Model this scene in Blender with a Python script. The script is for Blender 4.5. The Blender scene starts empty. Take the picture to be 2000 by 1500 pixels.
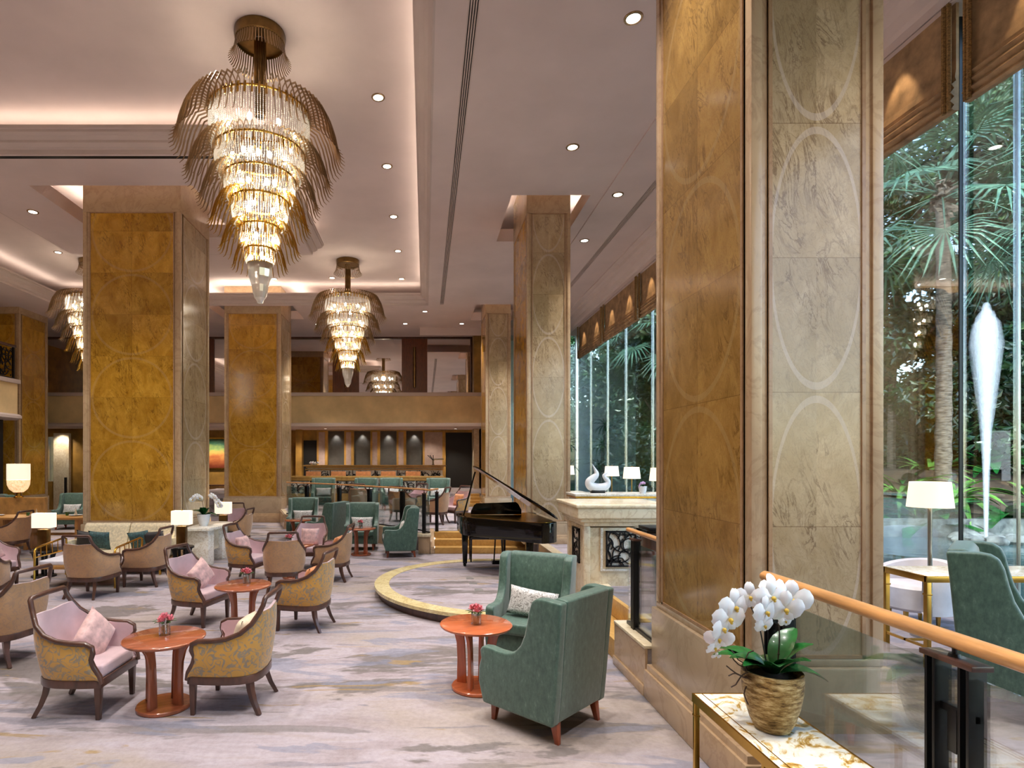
import bpy, bmesh, math, random
from mathutils import Vector, Matrix, Euler
PI = math.pi
S = bpy.context.scene
COL = S.collection

# ------------------------------------------------------------------ camera, world, exposure
cam_d = bpy.data.cameras.new('camera'); cam = bpy.data.objects.new('camera', cam_d); COL.objects.link(cam)
cam.location = (0, 0, 2.1); cam.rotation_euler = (PI/2, 0, 0)
cam_d.sensor_width = 36; cam_d.lens = 36*1130/2000
cam_d.shift_x = (1000-830)/2000; cam_d.shift_y = (899-750)/2000
cam_d.clip_start = .05; cam_d.clip_end = 300
S.camera = cam
S.view_settings.view_transform = 'Standard'; S.view_settings.look = 'None'
S.view_settings.gamma = 1; S.view_settings.use_curve_mapping = False
S.view_settings.exposure = 0.38
S.cycles.use_denoising = True
S.cycles.max_bounces = 8; S.cycles.diffuse_bounces = 4; S.cycles.glossy_bounces = 3
S.cycles.transmission_bounces = 5; S.cycles.transparent_max_bounces = 12
S.cycles.sample_clamp_indirect = 4; S.cycles.caustics_reflective = False; S.cycles.caustics_refractive = False

W = bpy.data.worlds.new('world'); S.world = W; W.use_nodes = True
_n = W.node_tree; _bg = _n.nodes['Background']
_sky = _n.nodes.new('ShaderNodeTexSky'); _sky.sky_type = 'NISHITA'; _sky.sun_disc = False
_sky.sun_elevation = math.radians(48); _sky.sun_rotation = math.radians(200)
_n.links.new(_sky.outputs[0], _bg.inputs[0]); _bg.inputs[1].default_value = WORLD_STRENGTH = 0.85

def light(kind, loc, energy, color=(1, .86, .70), rot=(0, 0, 0), **kw):
    d = bpy.data.lights.new(kind.lower()+'_light', kind); d.energy = energy; d.color = color
    for k, v in kw.items(): setattr(d, k, v)
    o = bpy.data.objects.new(kind.lower()+'_light', d); COL.objects.link(o)
    o.location = loc; o.rotation_euler = rot
    return o
WARM = (1, .87, .72); MILD = (1, .95, .91)
ZS, ZL, ZU = 7.30, 7.60, 8.00          # soffit underside, cove lip, coffer ceiling
E_COVE = 2.0; E_SPOT = 370; E_RECESS = 9; E_CHAND = 9
# cove lamps lie on top of the soffits, behind the moulded lips, and shine upward
def cove(x0, x1, y0, y1):
    L = max(x1-x0, y1-y0)
    light('AREA', ((x0+x1)/2, (y0+y1)/2, ZL+.08), E_COVE*L, WARM, (PI, 0, 0), shape='RECTANGLE', size=max(x1-x0, .02), size_y=max(y1-y0, .02))
cove(-.02, .04, -8, 19); cove(-12.2, .0, 19.36, 19.42); cove(-12.2, -12.14, -8, 19)
cove(-8.8, -3.0, 9.9, 9.96); cove(-8.8, -3.0, 14.5, 14.56); cove(-3.02, -2.96, 9.9, 14.5); cove(-8.84, -8.78, 9.9, 14.5)

# ------------------------------------------------------------------ node helpers
def lin(c):
    return tuple((v/255/12.92 if v/255 <= .04045 else ((v/255+.055)/1.055)**2.4) for v in c[:3]) + (1,)
class G:
    """tiny node-graph writer"""
    def __init__(s, name):
        s.m = bpy.data.materials.new(name); s.m.use_nodes = True; s.t = s.m.node_tree
        s.p = s.t.nodes['Principled BSDF']; s.out = s.t.nodes['Material Output']
    def n(s, typ, inp=None, **at):
        n = s.t.nodes.new(typ)
        for k, v in at.items(): setattr(n, k, v)
        for k, v in (inp or {}).items(): s.set(n.inputs[k], v)
        return n
    def set(s, sock, v):
        if isinstance(v, bpy.types.NodeSocket): s.t.links.new(v, sock)
        else: sock.default_value = v
    def math(s, op, a, b=0, c=0):
        return s.n('ShaderNodeMath', {0: a, 1: b, 2: c}, operation=op).outputs[0]
    def obj(s): return s.n('ShaderNodeTexCoord').outputs['Object']
    def mapping(s, v, scale=(1, 1, 1), loc=(0, 0, 0), rot=(0, 0, 0)):
        return s.n('ShaderNodeMapping', {0: v, 'Location': loc, 'Rotation': rot, 'Scale': scale}).outputs[0]
    def noise(s, v, scale=5, detail=4, rough=.55, dist=0, out='Fac'):
        return s.n('ShaderNodeTexNoise', {'Vector': v, 'Scale': scale, 'Detail': detail, 'Roughness': rough, 'Distortion': dist}).outputs[out]
    def ramp(s, f, stops, interp='LINEAR'):
        r = s.n('ShaderNodeValToRGB', {0: f}); r.color_ramp.interpolation = interp
        e = r.color_ramp.elements
        while len(e) < len(stops): e.new(.5)
        for el, (p, c) in zip(e, stops):
            el.position = p; el.color = c if len(c) == 4 else lin(c)
        return r.outputs[0]
    def mix(s, f, a, b, mode='MIX'):
        n = s.n('ShaderNodeMix', data_type='RGBA', blend_type=mode)
        s.set(n.inputs[0], f); s.set(n.inputs[6], a); s.set(n.inputs[7], b)
        return n.outputs[2]
    def xyz(s, v): return s.n('ShaderNodeSeparateXYZ', {0: v}).outputs
    def bump(s, h, strength=.3, dist=.01):
        s.set(s.p.inputs['Normal'], s.n('ShaderNodeBump', {'Height': h, 'Strength': strength, 'Distance': dist}).outputs[0])
    def P(s, **kw):
        for k, v in kw.items(): s.set(s.p.inputs[{'col': 'Base Color', 'rough': 'Roughness', 'metal': 'Metallic', 'spec': 'Specular IOR Level', 'coat': 'Coat Weight', 'sheen': 'Sheen Weight', 'trans': 'Transmission Weight', 'emit': 'Emission Strength', 'ecol': 'Emission Color', 'alpha': 'Alpha', 'ior': 'IOR', 'sub': 'Subsurface Weight'}[k]], v)
        return s.m
M = {}
def plain(key, c, rough=.5, metal=0, var=.08, scale=6, bump=0, bscale=60, stretch=(1, 1, 1), **kw):
    g = G(key); v = g.mapping(g.obj(), stretch)
    dark = tuple(x*(1-var*2) for x in c); lite = tuple(min(255, x*(1+var)) for x in c)
    col = g.ramp(g.noise(v, scale, 5), [(.3, dark), (.7, lite)])
    if bump: g.bump(g.noise(v, bscale, 3), bump, .004)
    M[key] = g.P(col=col, rough=rough, metal=metal, **kw)
    return M[key]

# ------------------------------------------------------------------ mesh helpers
class MB:
    def __init__(s): s.v = []; s.f = []
    def add(s, vs, fs):
        b = len(s.v); s.v += [tuple(v) for v in vs]; s.f += [tuple(b+i for i in f) for f in fs]; return s
    def box(s, x0, x1, y0, y1, z0, z1):
        return s.add([(x, y, z) for z in (z0, z1) for y in (y0, y1) for x in (x0, x1)],
                     [(0, 2, 3, 1), (4, 5, 7, 6), (0, 1, 5, 4), (2, 6, 7, 3), (0, 4, 6, 2), (1, 3, 7, 5)])
    def tbox(s, cx, cy, z0, z1, wx0, wy0, wx1, wy1, dx=0, dy=0):
        """tapered box; (dx,dy) shifts the top"""
        vs = [(cx+sx*wx0/2, cy+sy*wy0/2, z0) for sy in (-1, 1) for sx in (-1, 1)] + [(cx+dx+sx*wx1/2, cy+dy+sy*wy1/2, z1) for sy in (-1, 1) for sx in (-1, 1)]
        return s.add(vs, [(0, 2, 3, 1), (4, 5, 7, 6), (0, 1, 5, 4), (2, 6, 7, 3), (0, 4, 6, 2), (1, 3, 7, 5)])
    def prism(s, pts, a0, a1, axis='z'):
        n = len(pts)
        mk = {'z': lambda p, a: (p[0], p[1], a), 'x': lambda p, a: (a, p[0], p[1]), 'y': lambda p, a: (p[0], a, p[1])}[axis]
        vs = [mk(p, a0) for p in pts] + [mk(p, a1) for p in pts]
        return s.add(vs, [tuple(range(n))[::-1], tuple(range(n, 2*n))] + [(i, (i+1) % n, n+(i+1) % n, n+i) for i in range(n)])
    def lathe(s, prof, seg=24, c=(0, 0, 0), closed=False):
        vs = []; fs = []
        for r, z in prof:
            for k in range(seg):
                a = 2*PI*k/seg; vs.append((c[0]+r*math.cos(a), c[1]+r*math.sin(a), c[2]+z))
        for i in range(len(prof)-1):
            for k in range(seg):
                k2 = (k+1) % seg; fs.append((i*seg+k, i*seg+k2, (i+1)*seg+k2, (i+1)*seg+k))
        if closed:
            fs.append(tuple(range(seg))[::-1]); fs.append(tuple((len(prof)-1)*seg+k for k in range(seg)))
        return s.add(vs, fs)
    def disc(s, r, z0, z1, seg=32, c=(0, 0), bev=.005):
        return s.lathe([(r-bev, z0), (r, z0+bev), (r, z1-bev), (r-bev, z1)], seg, (c[0], c[1], 0), True)
    def tube(s, pts, r, seg=8, loop=False, flat=1.0, cap=True):
        pts = [Vector(p) for p in pts]; n = len(pts)
        rr = r if isinstance(r, (list, tuple)) else [r]*n
        vs = []; prev = None
        for i, p in enumerate(pts):
            if loop: t = pts[(i+1) % n]-pts[i-1]
            else: t = pts[min(i+1, n-1)]-pts[max(i-1, 0)]
            if t.length < 1e-9: t = Vector((0, 0, 1))
            t.normalize()
            if prev is None:
                u = Vector((0, 0, 1)).cross(t)
                if u.length < .1: u = Vector((0, 1, 0)).cross(t)
            else: u = prev - t*prev.dot(t)
            u.normalize(); prev = u; w = t.cross(u)
            for k in range(seg):
                a = 2*PI*(k+.5)/seg
                vs.append(p+u*(rr[i]*math.cos(a))+w*(rr[i]*flat*math.sin(a)))
        fs = []
        for i in range(n if loop else n-1):
            j = (i+1) % n
            for k in range(seg):
                k2 = (k+1) % seg; fs.append((i*seg+k, i*seg+k2, j*seg+k2, j*seg+k))
        if cap and not loop:
            fs.append(tuple(range(seg))[::-1]); fs.append(tuple((n-1)*seg+k for k in range(seg)))
        return s.add(vs, fs)
    def sheet(s, rows, close=False):
        n = len(rows[0]); vs = [p for r in rows for p in r]; fs = []
        for i in range(len(rows)-1):
            for k in range(n if close else n-1):
                k2 = (k+1) % n; fs.append((i*n+k, i*n+k2, (i+1)*n+k2, (i+1)*n+k))
        return s.add(vs, fs)
    def ball(s, c, r, seg=10, rings=6, sz=1):
        prof = [(max(r*math.sin(PI*i/rings), 1e-4), -r*sz*math.cos(PI*i/rings)) for i in range(rings+1)]
        return s.lathe(prof, seg, c)
    def xf(s, loc=(0, 0, 0), rz=0, rx=0, ry=0, sc=1):
        mt = Matrix.Translation(loc) @ Euler((rx, ry, rz)).to_matrix().to_4x4() @ Matrix.Scale(sc, 4)
        s.v = [tuple(mt @ Vector(v)) for v in s.v]; return s
    def merge(s, o): return s.add(o.v, o.f)
    def build(s, name, mat, parent=None, bevel=0, seg=2, smooth=True, angle=40, loc=None, weld=False):
        me = bpy.data.meshes.new(name); me.from_pydata(s.v, [], s.f)
        bm = bmesh.new(); bm.from_mesh(me)
        if weld: bmesh.ops.remove_doubles(bm, verts=bm.verts, dist=1e-4)
        bmesh.ops.recalc_face_normals(bm, faces=bm.faces)
        if bevel:
            es = [e for e in bm.edges if e.is_manifold and e.calc_face_angle(0) > math.radians(28)]
            bmesh.ops.bevel(bm, geom=es, offset=bevel, segments=seg, profile=.6, affect='EDGES', clamp_overlap=True)
        bm.to_mesh(me); bm.free()
        if smooth:
            for p in me.polygons: p.use_smooth = True
            me.set_sharp_from_angle(angle=math.radians(angle))
        me.materials.append(M[mat] if isinstance(mat, str) else mat)
        o = bpy.data.objects.new(name, me); COL.objects.link(o)
        if parent: o.parent = parent
        if loc: o.location = loc
        return o
def tag(o, label=None, cat=None, group=None, kind=None):
    if label: o['label'] = label
    if cat: o['category'] = cat
    if group: o['group'] = group
    if kind: o['kind'] = kind
    return o
def thing(name, label, cat, loc=(0, 0, 0), rz=0, group=None, kind=None):
    o = bpy.data.objects.new(name, None); COL.objects.link(o); o.empty_display_size = .1
    o.location = loc; o.rotation_euler = (0, 0, rz)
    return tag(o, label, cat, group, kind)
def clone(root, loc, rz=None, label=None, group=None, rot=None, sc=None):
    def rec(o, par):
        c = o.copy(); COL.objects.link(c)
        if par: c.parent = par
        for ch in o.children: rec(ch, c)
        return c
    r = rec(root, None); r.location = loc
    if rz is not None: r.rotation_euler = (0, 0, rz)
    if rot is not None: r.rotation_euler = rot
    if sc is not None: r.scale = (sc, sc, sc)
    if label: r['label'] = label
    if group: r['group'] = group
    return r
class Proto:
    """first placement uses the built thing itself, later ones are copies"""
    def __init__(s, o): s.o = o; s.used = False
    def put(s, loc, rz=0, label=None, group=None, rot=None, sc=None):
        if not s.used:
            s.used = True; o = s.o; o.location = loc; o.rotation_euler = rot or (0, 0, rz)
            if sc: o.scale = (sc, sc, sc)
            if label: o['label'] = label
            if group: o['group'] = group
            return o
        return clone(s.o, loc, rz, label, group, rot, sc)
def face(dx, dy): return math.atan2(dy, dx)-PI/2
def struct(o, label=None, cat=None): return tag(o, label, cat, kind='structure')

# ------------------------------------------------------------------ materials
def marble(key, c1, c2, vein, w, two=False, rough=.14, P=1.67, ph=.85, ring=(200, 178, 160), rs=.45):
    """slab panel: local x across, z up; tiles half a ring high, oval inlay touching the sides"""
    g = G(key); v = g.obj(); X, Y, Z = g.xyz(v)
    tz = g.math('FLOOR', g.math('DIVIDE', g.math('SUBTRACT', Z, ph), P/2))
    tx = g.math('FLOOR', g.math('DIVIDE', X, w if two else 50.))
    cell = g.n('ShaderNodeCombineXYZ', {0: tx, 1: tz, 2: 3.3}).outputs[0]
    wn = g.n('ShaderNodeTexWhiteNoise', {0: cell}, noise_dimensions='3D')
    off = g.n('ShaderNodeVectorMath', {0: wn.outputs[1], 1: (7, 7, 7)}, operation='MULTIPLY').outputs[0]
    v2 = g.n('ShaderNodeVectorMath', {0: g.mapping(v, (1.5, 1, 1), rot=(0, .5, 0)), 1: off}, operation='ADD').outputs[0]
    base = g.ramp(g.noise(v2, 2.2, 6, .6, 1.2), [(.3, c1), (.72, c2)])
    ve = g.noise(g.mapping(v2, (1.6, 1, .7)), 3.0, 7, .62, 2.2)
    vm = g.math('SUBTRACT', 1, g.math('MULTIPLY', g.math('ABSOLUTE', g.math('SUBTRACT', ve, .5)), 26))
    vm = g.math('MAXIMUM', vm, 0)
    brk = g.ramp(g.noise(v2, 2.5, 3), [(.42, (0, 0, 0)), (.62, (255, 255, 255))])
    base = g.mix(g.math('MULTIPLY', g.math('MULTIPLY', vm, brk), .8), base, lin(vein))
    ve2 = g.noise(g.mapping(v2, (1.2, 1, 1.0), rot=(0, .9, 0)), 5.5, 5, .7, 3.2)
    vm2 = g.math('MAXIMUM', g.math('SUBTRACT', 1, g.math('MULTIPLY', g.math('ABSOLUTE', g.math('SUBTRACT', ve2, .52)), 34)), 0)
    base = g.mix(g.math('MULTIPLY', vm2, .32), base, lin(vein))
    sp = g.ramp(g.noise(g.mapping(v2, (3, 3, 1)), 9, 3), [(.68, (0, 0, 0)), (.76, (255, 255, 255))])
    base = g.mix(g.math('MULTIPLY', sp, .35), base, lin(vein))
    shade = g.math('ADD', g.math('MULTIPLY', wn.outputs[0], .28), .86)
    base = g.mix(1, base, g.n('ShaderNodeCombineColor', {0: shade, 1: shade, 2: shade}).outputs[0], 'MULTIPLY')
    sx = g.math('DIVIDE', X, w/2*.97)
    sz = g.math('MULTIPLY', g.math('SUBTRACT', g.math('FRACT', g.math('DIVIDE', g.math('SUBTRACT', Z, ph), P)), .5), 2.03)
    r = g.math('SQRT', g.math('ADD', g.math('MULTIPLY', sx, sx), g.math('MULTIPLY', sz, sz)))
    m = g.math('LESS_THAN', g.math('ABSOLUTE', g.math('SUBTRACT', r, .965)), .028)
    base = g.mix(g.math('MULTIPLY', m, rs), base, lin(ring))
    fz = g.math('FRACT', g.math('DIVIDE', g.math('SUBTRACT', Z, ph), P/2))
    seam = g.math('LESS_THAN', fz, .006)
    if two: seam = g.math('MAXIMUM', seam, g.math('LESS_THAN', g.math('ABSOLUTE', X), .003))
    base = g.mix(g.math('MULTIPLY', seam, .5), base, lin((90, 60, 30)))
    M[key] = g.P(col=base, rough=rough, spec=.5)
def stone(key, c1, c2, vein, rough=.22, scale=1.6, amt=.45, stretch=(1, 1, 1)):
    g = G(key); v = g.mapping(g.obj(), stretch)
    base = g.ramp(g.noise(v, scale, 6, .6, 1.0), [(.3, c1), (.7, c2)])
    ve = g.noise(v, scale*1.4, 7, .6, 2.5)
    vm = g.math('MAXIMUM', g.math('SUBTRACT', 1, g.math('MULTIPLY', g.math('ABSOLUTE', g.math('SUBTRACT', ve, .5)), 22)), 0)
    M[key] = g.P(col=g.mix(g.math('MULTIPLY', vm, amt), base, lin(vein)), rough=rough)
stone('trim_stone', (176, 146, 112), (196, 168, 134), (140, 104, 76), .2, 1.2, .3)
stone('trim_dark', (158, 124, 92), (178, 144, 110), (120, 84, 60), .2, 1.2, .3)
stone('plinth_stone', (168, 146, 118), (186, 164, 136), (130, 104, 80), .18, .9, .25)
stone('cream_marble', (222, 204, 166), (240, 228, 204), (176, 140, 92), .2, 1.6, .35)
stone('white_marble', (226, 220, 206), (246, 242, 232), (176, 150, 100), .18, 3.5, .55)
stone('gold_onyx', (214, 192, 130), (246, 240, 214), (120, 84, 22), .12, 5, .8, (1, .6, 1))
stone('step_stone', (176, 132, 66), (204, 164, 96), (130, 90, 40), .35, 2, .3)
g = G('gold_onyx'); v = g.obj(); b1 = g.noise(v, 7, 6, .65, 1.6); b2 = g.noise(v, 22, 5, .7, 1)
c = g.ramp(b1, [(.34, (150, 104, 40)), (.42, (206, 170, 96)), (.48, (246, 238, 216)), (.62, (250, 248, 240)), (.72, (214, 210, 206))])
c = g.mix(g.ramp(b2, [(.58, (0, 0, 0)), (.64, (120, 120, 120))]), c, lin((196, 152, 74)))
M['gold_onyx'] = g.P(col=c, rough=.10)
stone('rim_marble', (208, 188, 132), (230, 216, 168), (160, 130, 80), .2, 2.2, .4)
g = G('carpet'); v = g.obj()
st = g.noise(g.mapping(v, (.8, 3, 1)), 1.4, 7, .66, .5)
c = g.ramp(st, [(.30, (190, 176, 172)), (.46, (208, 196, 194)), (.55, (218, 208, 208)), (.70, (206, 192, 182))])
def patch(c, loc, sc, scale, lo, hi, colr, amt, det=6, dist=.5):
    n_ = g.noise(g.mapping(v, sc, loc), scale, det, .62, dist)
    f_ = g.math('MULTIPLY', g.ramp(n_, [(lo, (0, 0, 0)), (hi, (255, 255, 255))]), g.math('ADD', g.math('MULTIPLY', st, .9), amt-.45))
    return g.mix(f_, c, lin(colr))
c = patch(c, (2, 1, 0), (.45, 1.0, 1), .55, .50, .60, (206, 192, 174), .8)
c = patch(c, (3, 7, 0), (.5, 1.3, 1), .8, .54, .57, (150, 142, 134), .9)
c = patch(c, (31, 4, 0), (.4, 1.9, 1), 1.3, .58, .61, (140, 134, 124), .55)
c = patch(c, (11, 2, 0), (.6, 1.8, 1), .9, .58, .60, (166, 170, 184), .6, 4)
c = patch(c, (15, 29, 0), (.5, 2.2, 1), 1.1, .61, .625, (130, 134, 146), .4, 3)
c = patch(c, (5, 19, 0), (.6, 2.6, 1), 1.4, .62, .66, (196, 166, 106), .7)
sp = g.noise(g.mapping(v, (5, 5, 1)), 4, 6, .75)
c = g.mix(.22, c, g.ramp(sp, [(.35, (150, 145, 140)), (.6, (255, 255, 255))]), 'MULTIPLY')
c = g.mix(1.0, c, (.585, .57, .615, 1), 'MULTIPLY')
g.bump(g.noise(v, 300, 2), .25, .003)
M['carpet'] = g.P(col=c, rough=.95, spec=.1)
plain('plaster', (220, 202, 196), .85, var=.02, scale=.8)
plain('plaster_trim', (204, 186, 178), .8, var=.02, scale=.8)
plain('wall_paint', (226, 196, 146), .7, var=.05, scale=1.2)
plain('gold_wall', (176, 134, 64), .45, var=.14, scale=1.5)
plain('white_wall', (226, 232, 236), .8, var=.02)
plain('wood_red', (150, 72, 40), .28, var=.10, scale=5, stretch=(6, 1, 1), coat=.3)
plain('wood_orange', (196, 104, 62), .18, var=.06, scale=4, stretch=(1, 7, 1), coat=.5)
plain('wood_table', (158, 88, 58), .16, var=.07, scale=4, stretch=(1, 7, 1), coat=.5)
plain('wood_dark', (84, 54, 42), .32, var=.12, scale=5, stretch=(3, 3, 1), coat=.2)
plain('wood_rail', (206, 150, 92), .3, var=.08, scale=4, stretch=(8, 1, 8), coat=.3)
plain('wood_panel', (112, 58, 28), .35, var=.15, scale=7, stretch=(12, 1, 1))
plain('wood_oak', (190, 140, 78), .35, var=.1, scale=5, stretch=(1, 6, 1))
plain('mauve_velvet', (208, 176, 180), .55, var=.06, scale=3, sheen=.5)
plain('pink_fabric', (214, 172, 166), .6, var=.1, scale=14, sheen=.3)
plain('orange_fabric', (214, 140, 84), .6, var=.08, scale=12, sheen=.3)
plain('cream_fabric', (224, 208, 180), .6, var=.06, scale=12, sheen=.2)
plain('white_fabric', (222, 220, 228), .7, var=.03, scale=6, sheen=.2)
plain('ivory_gold', (220, 204, 170), .5, var=.07, scale=26, sheen=.2)
plain('teal_fabric', (52, 84, 86), .6, var=.2, scale=30)
plain('dark_fabric', (42, 38, 40), .6, var=.1, scale=12)
plain('black_metal', (22, 20, 22), .35, metal=.3, var=.1)
plain('black_lacquer', (5, 5, 7), .10, var=.1, coat=.3, spec=.3)
plain('brass', (190, 148, 74), .28, metal=1, var=.05)
plain('bronze', (128, 100, 62), .3, metal=1, var=.08)
plain('gilt', (202, 160, 70), .22, metal=1, var=.05)
plain('champagne', (176, 150, 116), .25, metal=1, var=.05)
plain('steel', (170, 168, 164), .25, metal=1, var=.04)
plain('white_glaze', (226, 228, 232), .2, var=.03, coat=.3)
plain('dark_void', (14, 10, 8), .6, var=.1)
plain('grey_niche', (86, 84, 80), .5, var=.05)
plain('mauve_panel', (168, 146, 138), .4, var=.04)
plain('blind_cloth', (176, 144, 108), .75, var=.12, scale=5, bump=.4, bscale=22)
plain('blind_braid', (150, 116, 70), .8, var=.2, scale=40, stretch=(1, 1, 2))
plain('petal_white', (246, 244, 246), .5, var=.02, sub=.1)
plain('petal_pink', (236, 140, 150), .5, var=.12, scale=20)
plain('petal_orchid', (232, 170, 214), .5, var=.15, scale=30)
plain('yellow_lip', (206, 170, 60), .5, var=.1)
plain('leaf_gloss', (30, 92, 40), .25, var=.25, scale=5, coat=.3)
plain('leaf_light', (96, 146, 60), .35, var=.25, scale=3)
plain('stem_dark', (62, 44, 34), .6, var=.2)
plain('soil', (44, 34, 24), .9, var=.2, scale=30)
plain('rock', (120, 124, 120), .7, var=.25, scale=4, bump=.5, bscale=8)
plain('bark', (120, 108, 94), .9, var=.3, scale=6, stretch=(1, 1, 5), bump=.6, bscale=12)
plain('garden_soil', (70, 56, 40), .95, var=.3, scale=2)
plain('silver_box', (190, 188, 186), .3, metal=.6, var=.05)
def fabric(key, c1, c2, scale, w=.5, rough=.6, sheen=.3, thr=(.47, .53)):
    g = G(key); v = g.obj()
    wv = g.n('ShaderNodeTexNoise', {'Vector': v, 'Scale': scale, 'Detail': 1.5, 'Roughness': .4, 'Distortion': 2.2}).outputs['Fac']
    f = g.math('ABSOLUTE', g.math('SUBTRACT', wv, .5))
    col = g.ramp(f, [(.02, c2), (.06, c1)])
    col = g.mix(.25, col, g.ramp(g.noise(v, 5, 2), [(.3, (150, 150, 150)), (.7, (255, 255, 255))]), 'MULTIPLY')
    M[key] = g.P(col=col, rough=rough, sheen=sheen)
fabric('paisley', (206, 152, 66), (150, 134, 112), 9)
fabric('floral_white', (226, 224, 220), (150, 146, 140), 16)
fabric('tan_velvet', (194, 148, 104), (180, 140, 106), 9)
g = G('green_velvet'); v = g.obj()
col = g.ramp(g.noise(g.mapping(v, (1, 1, .5)), 30, 6, .75), [(.35, (52, 80, 68)), (.6, (76, 106, 92)), (.75, (120, 146, 132))])
M['green_velvet'] = g.P(col=col, rough=.5, sheen=.35)
def glass(key, tint=(1, 1, 1, 1), refl=.10, rough=0.0, dark=0.0, rtint=(1, 1, 1, 1)):
    g = G(key); lw = g.n('ShaderNodeLayerWeight', {'Blend': .25}).outputs['Fresnel']
    f = g.math('ADD', g.math('MULTIPLY', lw, .55), refl)
    tr = g.n('ShaderNodeBsdfTransparent', {0: tint}); gl = g.n('ShaderNodeBsdfGlossy', {0: rtint, 1: rough})
    mx = g.n('ShaderNodeMixShader', {0: g.math('MINIMUM', f, 1.0), 1: tr.outputs[0], 2: gl.outputs[0]})
    g.t.links.new(mx.outputs[0], g.out.inputs[0]); M[key] = g.m
glass('window_glass', (.92, .97, .95, 1), .02)
glass('rail_glass', (.93, .96, .95, 1), .07)
glass('vase_glass', (.85, .9, .92, 1), .2)
g = G('mirror_glass'); M['mirror_glass'] = g.P(col=(.92, .90, .88, 1), rough=.01, metal=1)
# crystal: cut beads that pass and scatter the lamp light behind them
g = G('crystal'); tl = g.n('ShaderNodeBsdfTranslucent', {0: (.98, .95, .9, 1)}); gl = g.n('ShaderNodeBsdfGlossy', {0: (1, .98, .94, 1), 1: .08})
tr = g.n('ShaderNodeBsdfTransparent'); m1 = g.n('ShaderNodeMixShader', {0: .35, 1: tl.outputs[0], 2: gl.outputs[0]})
m2 = g.n('ShaderNodeMixShader', {0: .25, 1: m1.outputs[0], 2: tr.outputs[0]}); g.t.links.new(m2.outputs[0], g.out.inputs[0]); M['crystal'] = g.m
def emis(key, c, e):
    g = G(key); M[key] = g.P(col=(.8, .8, .8, 1), ecol=c+(1,), emit=e)
emis('bulb', (1, .88, .70), 42); emis('downlight_lens', (1, .95, .88), 4)
emis('step_spot', (1, .9, .75), 6)
def shade_mat(key, c, e):
    g = G(key); M[key] = g.P(col=c+(1,), rough=.8, ecol=(1, .84, .62, 1), emit=e)
shade_mat('lamp_shade', (.9, .84, .74), .62)
g = G('stone_shade'); vz = g.noise(g.obj(), 30, 3)
M['stone_shade'] = g.P(col=(.8, .7, .5, 1), rough=.6, ecol=g.ramp(vz, [(.35, (200, 130, 70)), (.6, (255, 220, 170))]), emit=.8)
g = G('gold_pot'); v = g.obj(); Zp = g.xyz(v)[2]
rb = g.noise(g.mapping(v, (5, 5, 60)), 5, 4, .7)
g.bump(rb, .9, .01)
M['gold_pot'] = g.P(col=g.ramp(g.noise(g.mapping(v, (7, 7, 26)), 2.4, 8, .7), [(.36, (84, 60, 30)), (.5, (168, 136, 82)), (.66, (228, 208, 158))]), metal=.75, rough=.38)
g = G('foliage'); v = g.obj(); info = g.n('ShaderNodeObjectInfo')
nn = g.noise(v, 1.6, 4)
col = g.ramp(nn, [(.3, (14, 34, 20)), (.48, (34, 72, 38)), (.62, (70, 110, 56)), (.78, (140, 160, 90))])
df = g.n('ShaderNodeBsdfDiffuse', {0: col}); tl = g.n('ShaderNodeBsdfTranslucent', {0: col}); gs = g.n('ShaderNodeBsdfGlossy', {0: (.8, .9, .85, 1), 1: .35})
m1 = g.n('ShaderNodeMixShader', {0: .35, 1: df.outputs[0], 2: tl.outputs[0]}); m2 = g.n('ShaderNodeMixShader', {0: .10, 1: m1.outputs[0], 2: gs.outputs[0]})
g.t.links.new(m2.outputs[0], g.out.inputs[0]); M['foliage'] = g.m
g = G('palm_leaf'); v = g.obj()
col = g.ramp(g.noise(v, 3, 3), [(.3, (40, 84, 66)), (.7, (110, 150, 120))])
M['palm_leaf'] = g.P(col=col, rough=.35)
g = G('dark_hill'); M['dark_hill'] = g.P(col=g.ramp(g.noise(g.obj(), .9, 8, .7), [(.35, (8, 16, 10)), (.55, (24, 44, 26)), (.75, (60, 80, 44))]), rough=1)
g = G('pool_water'); g.bump(g.noise(g.mapping(g.obj(), (1, 1, 1)), 3, 4), .25, .05); M['pool_water'] = g.P(col=lin((70, 100, 100)), rough=.08)
g = G('spray'); v = g.obj(); df = g.n('ShaderNodeBsdfDiffuse', {0: (.95, .97, 1, 1)}); tl = g.n('ShaderNodeBsdfTranslucent', {0: (.95, .97, 1, 1)})
m1 = g.n('ShaderNodeMixShader', {0: .5, 1: df.outputs[0], 2: tl.outputs[0]}); tr = g.n('ShaderNodeBsdfTransparent')
lw = g.n('ShaderNodeLayerWeight', {'Blend': .5}).outputs['Facing']
al = g.math('MULTIPLY', g.math('POWER', g.math('SUBTRACT', 1, lw), 1.4), g.math('MULTIPLY', g.noise(g.mapping(v, (6, 6, 1.5)), 4, 5, .7), 1.0))
m2 = g.n('ShaderNodeMixShader', {0: al, 1: tr.outputs[0], 2: m1.outputs[0]}); g.t.links.new(m2.outputs[0], g.out.inputs[0]); M['spray'] = g.m
g = G('landscape_paint'); v = g.obj(); z = g.xyz(v)[2]
f = g.math('ADD', g.math('MULTIPLY', z, .62), g.math('MULTIPLY', g.math('SUBTRACT', g.noise(g.mapping(v, (1, 1, 2)), 1.3, 4), .5), .7))
M['landscape_paint'] = g.P(col=g.ramp(f, [(.0, (120, 50, 30)), (.25, (176, 100, 56)), (.42, (208, 160, 80)), (.55, (150, 170, 90)), (.7, (60, 120, 90)), (.9, (60, 90, 60))]), rough=.4)
# ================================================================== ROOM
PF = .42      # raised platform level
L2 = .84      # bar level
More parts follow.
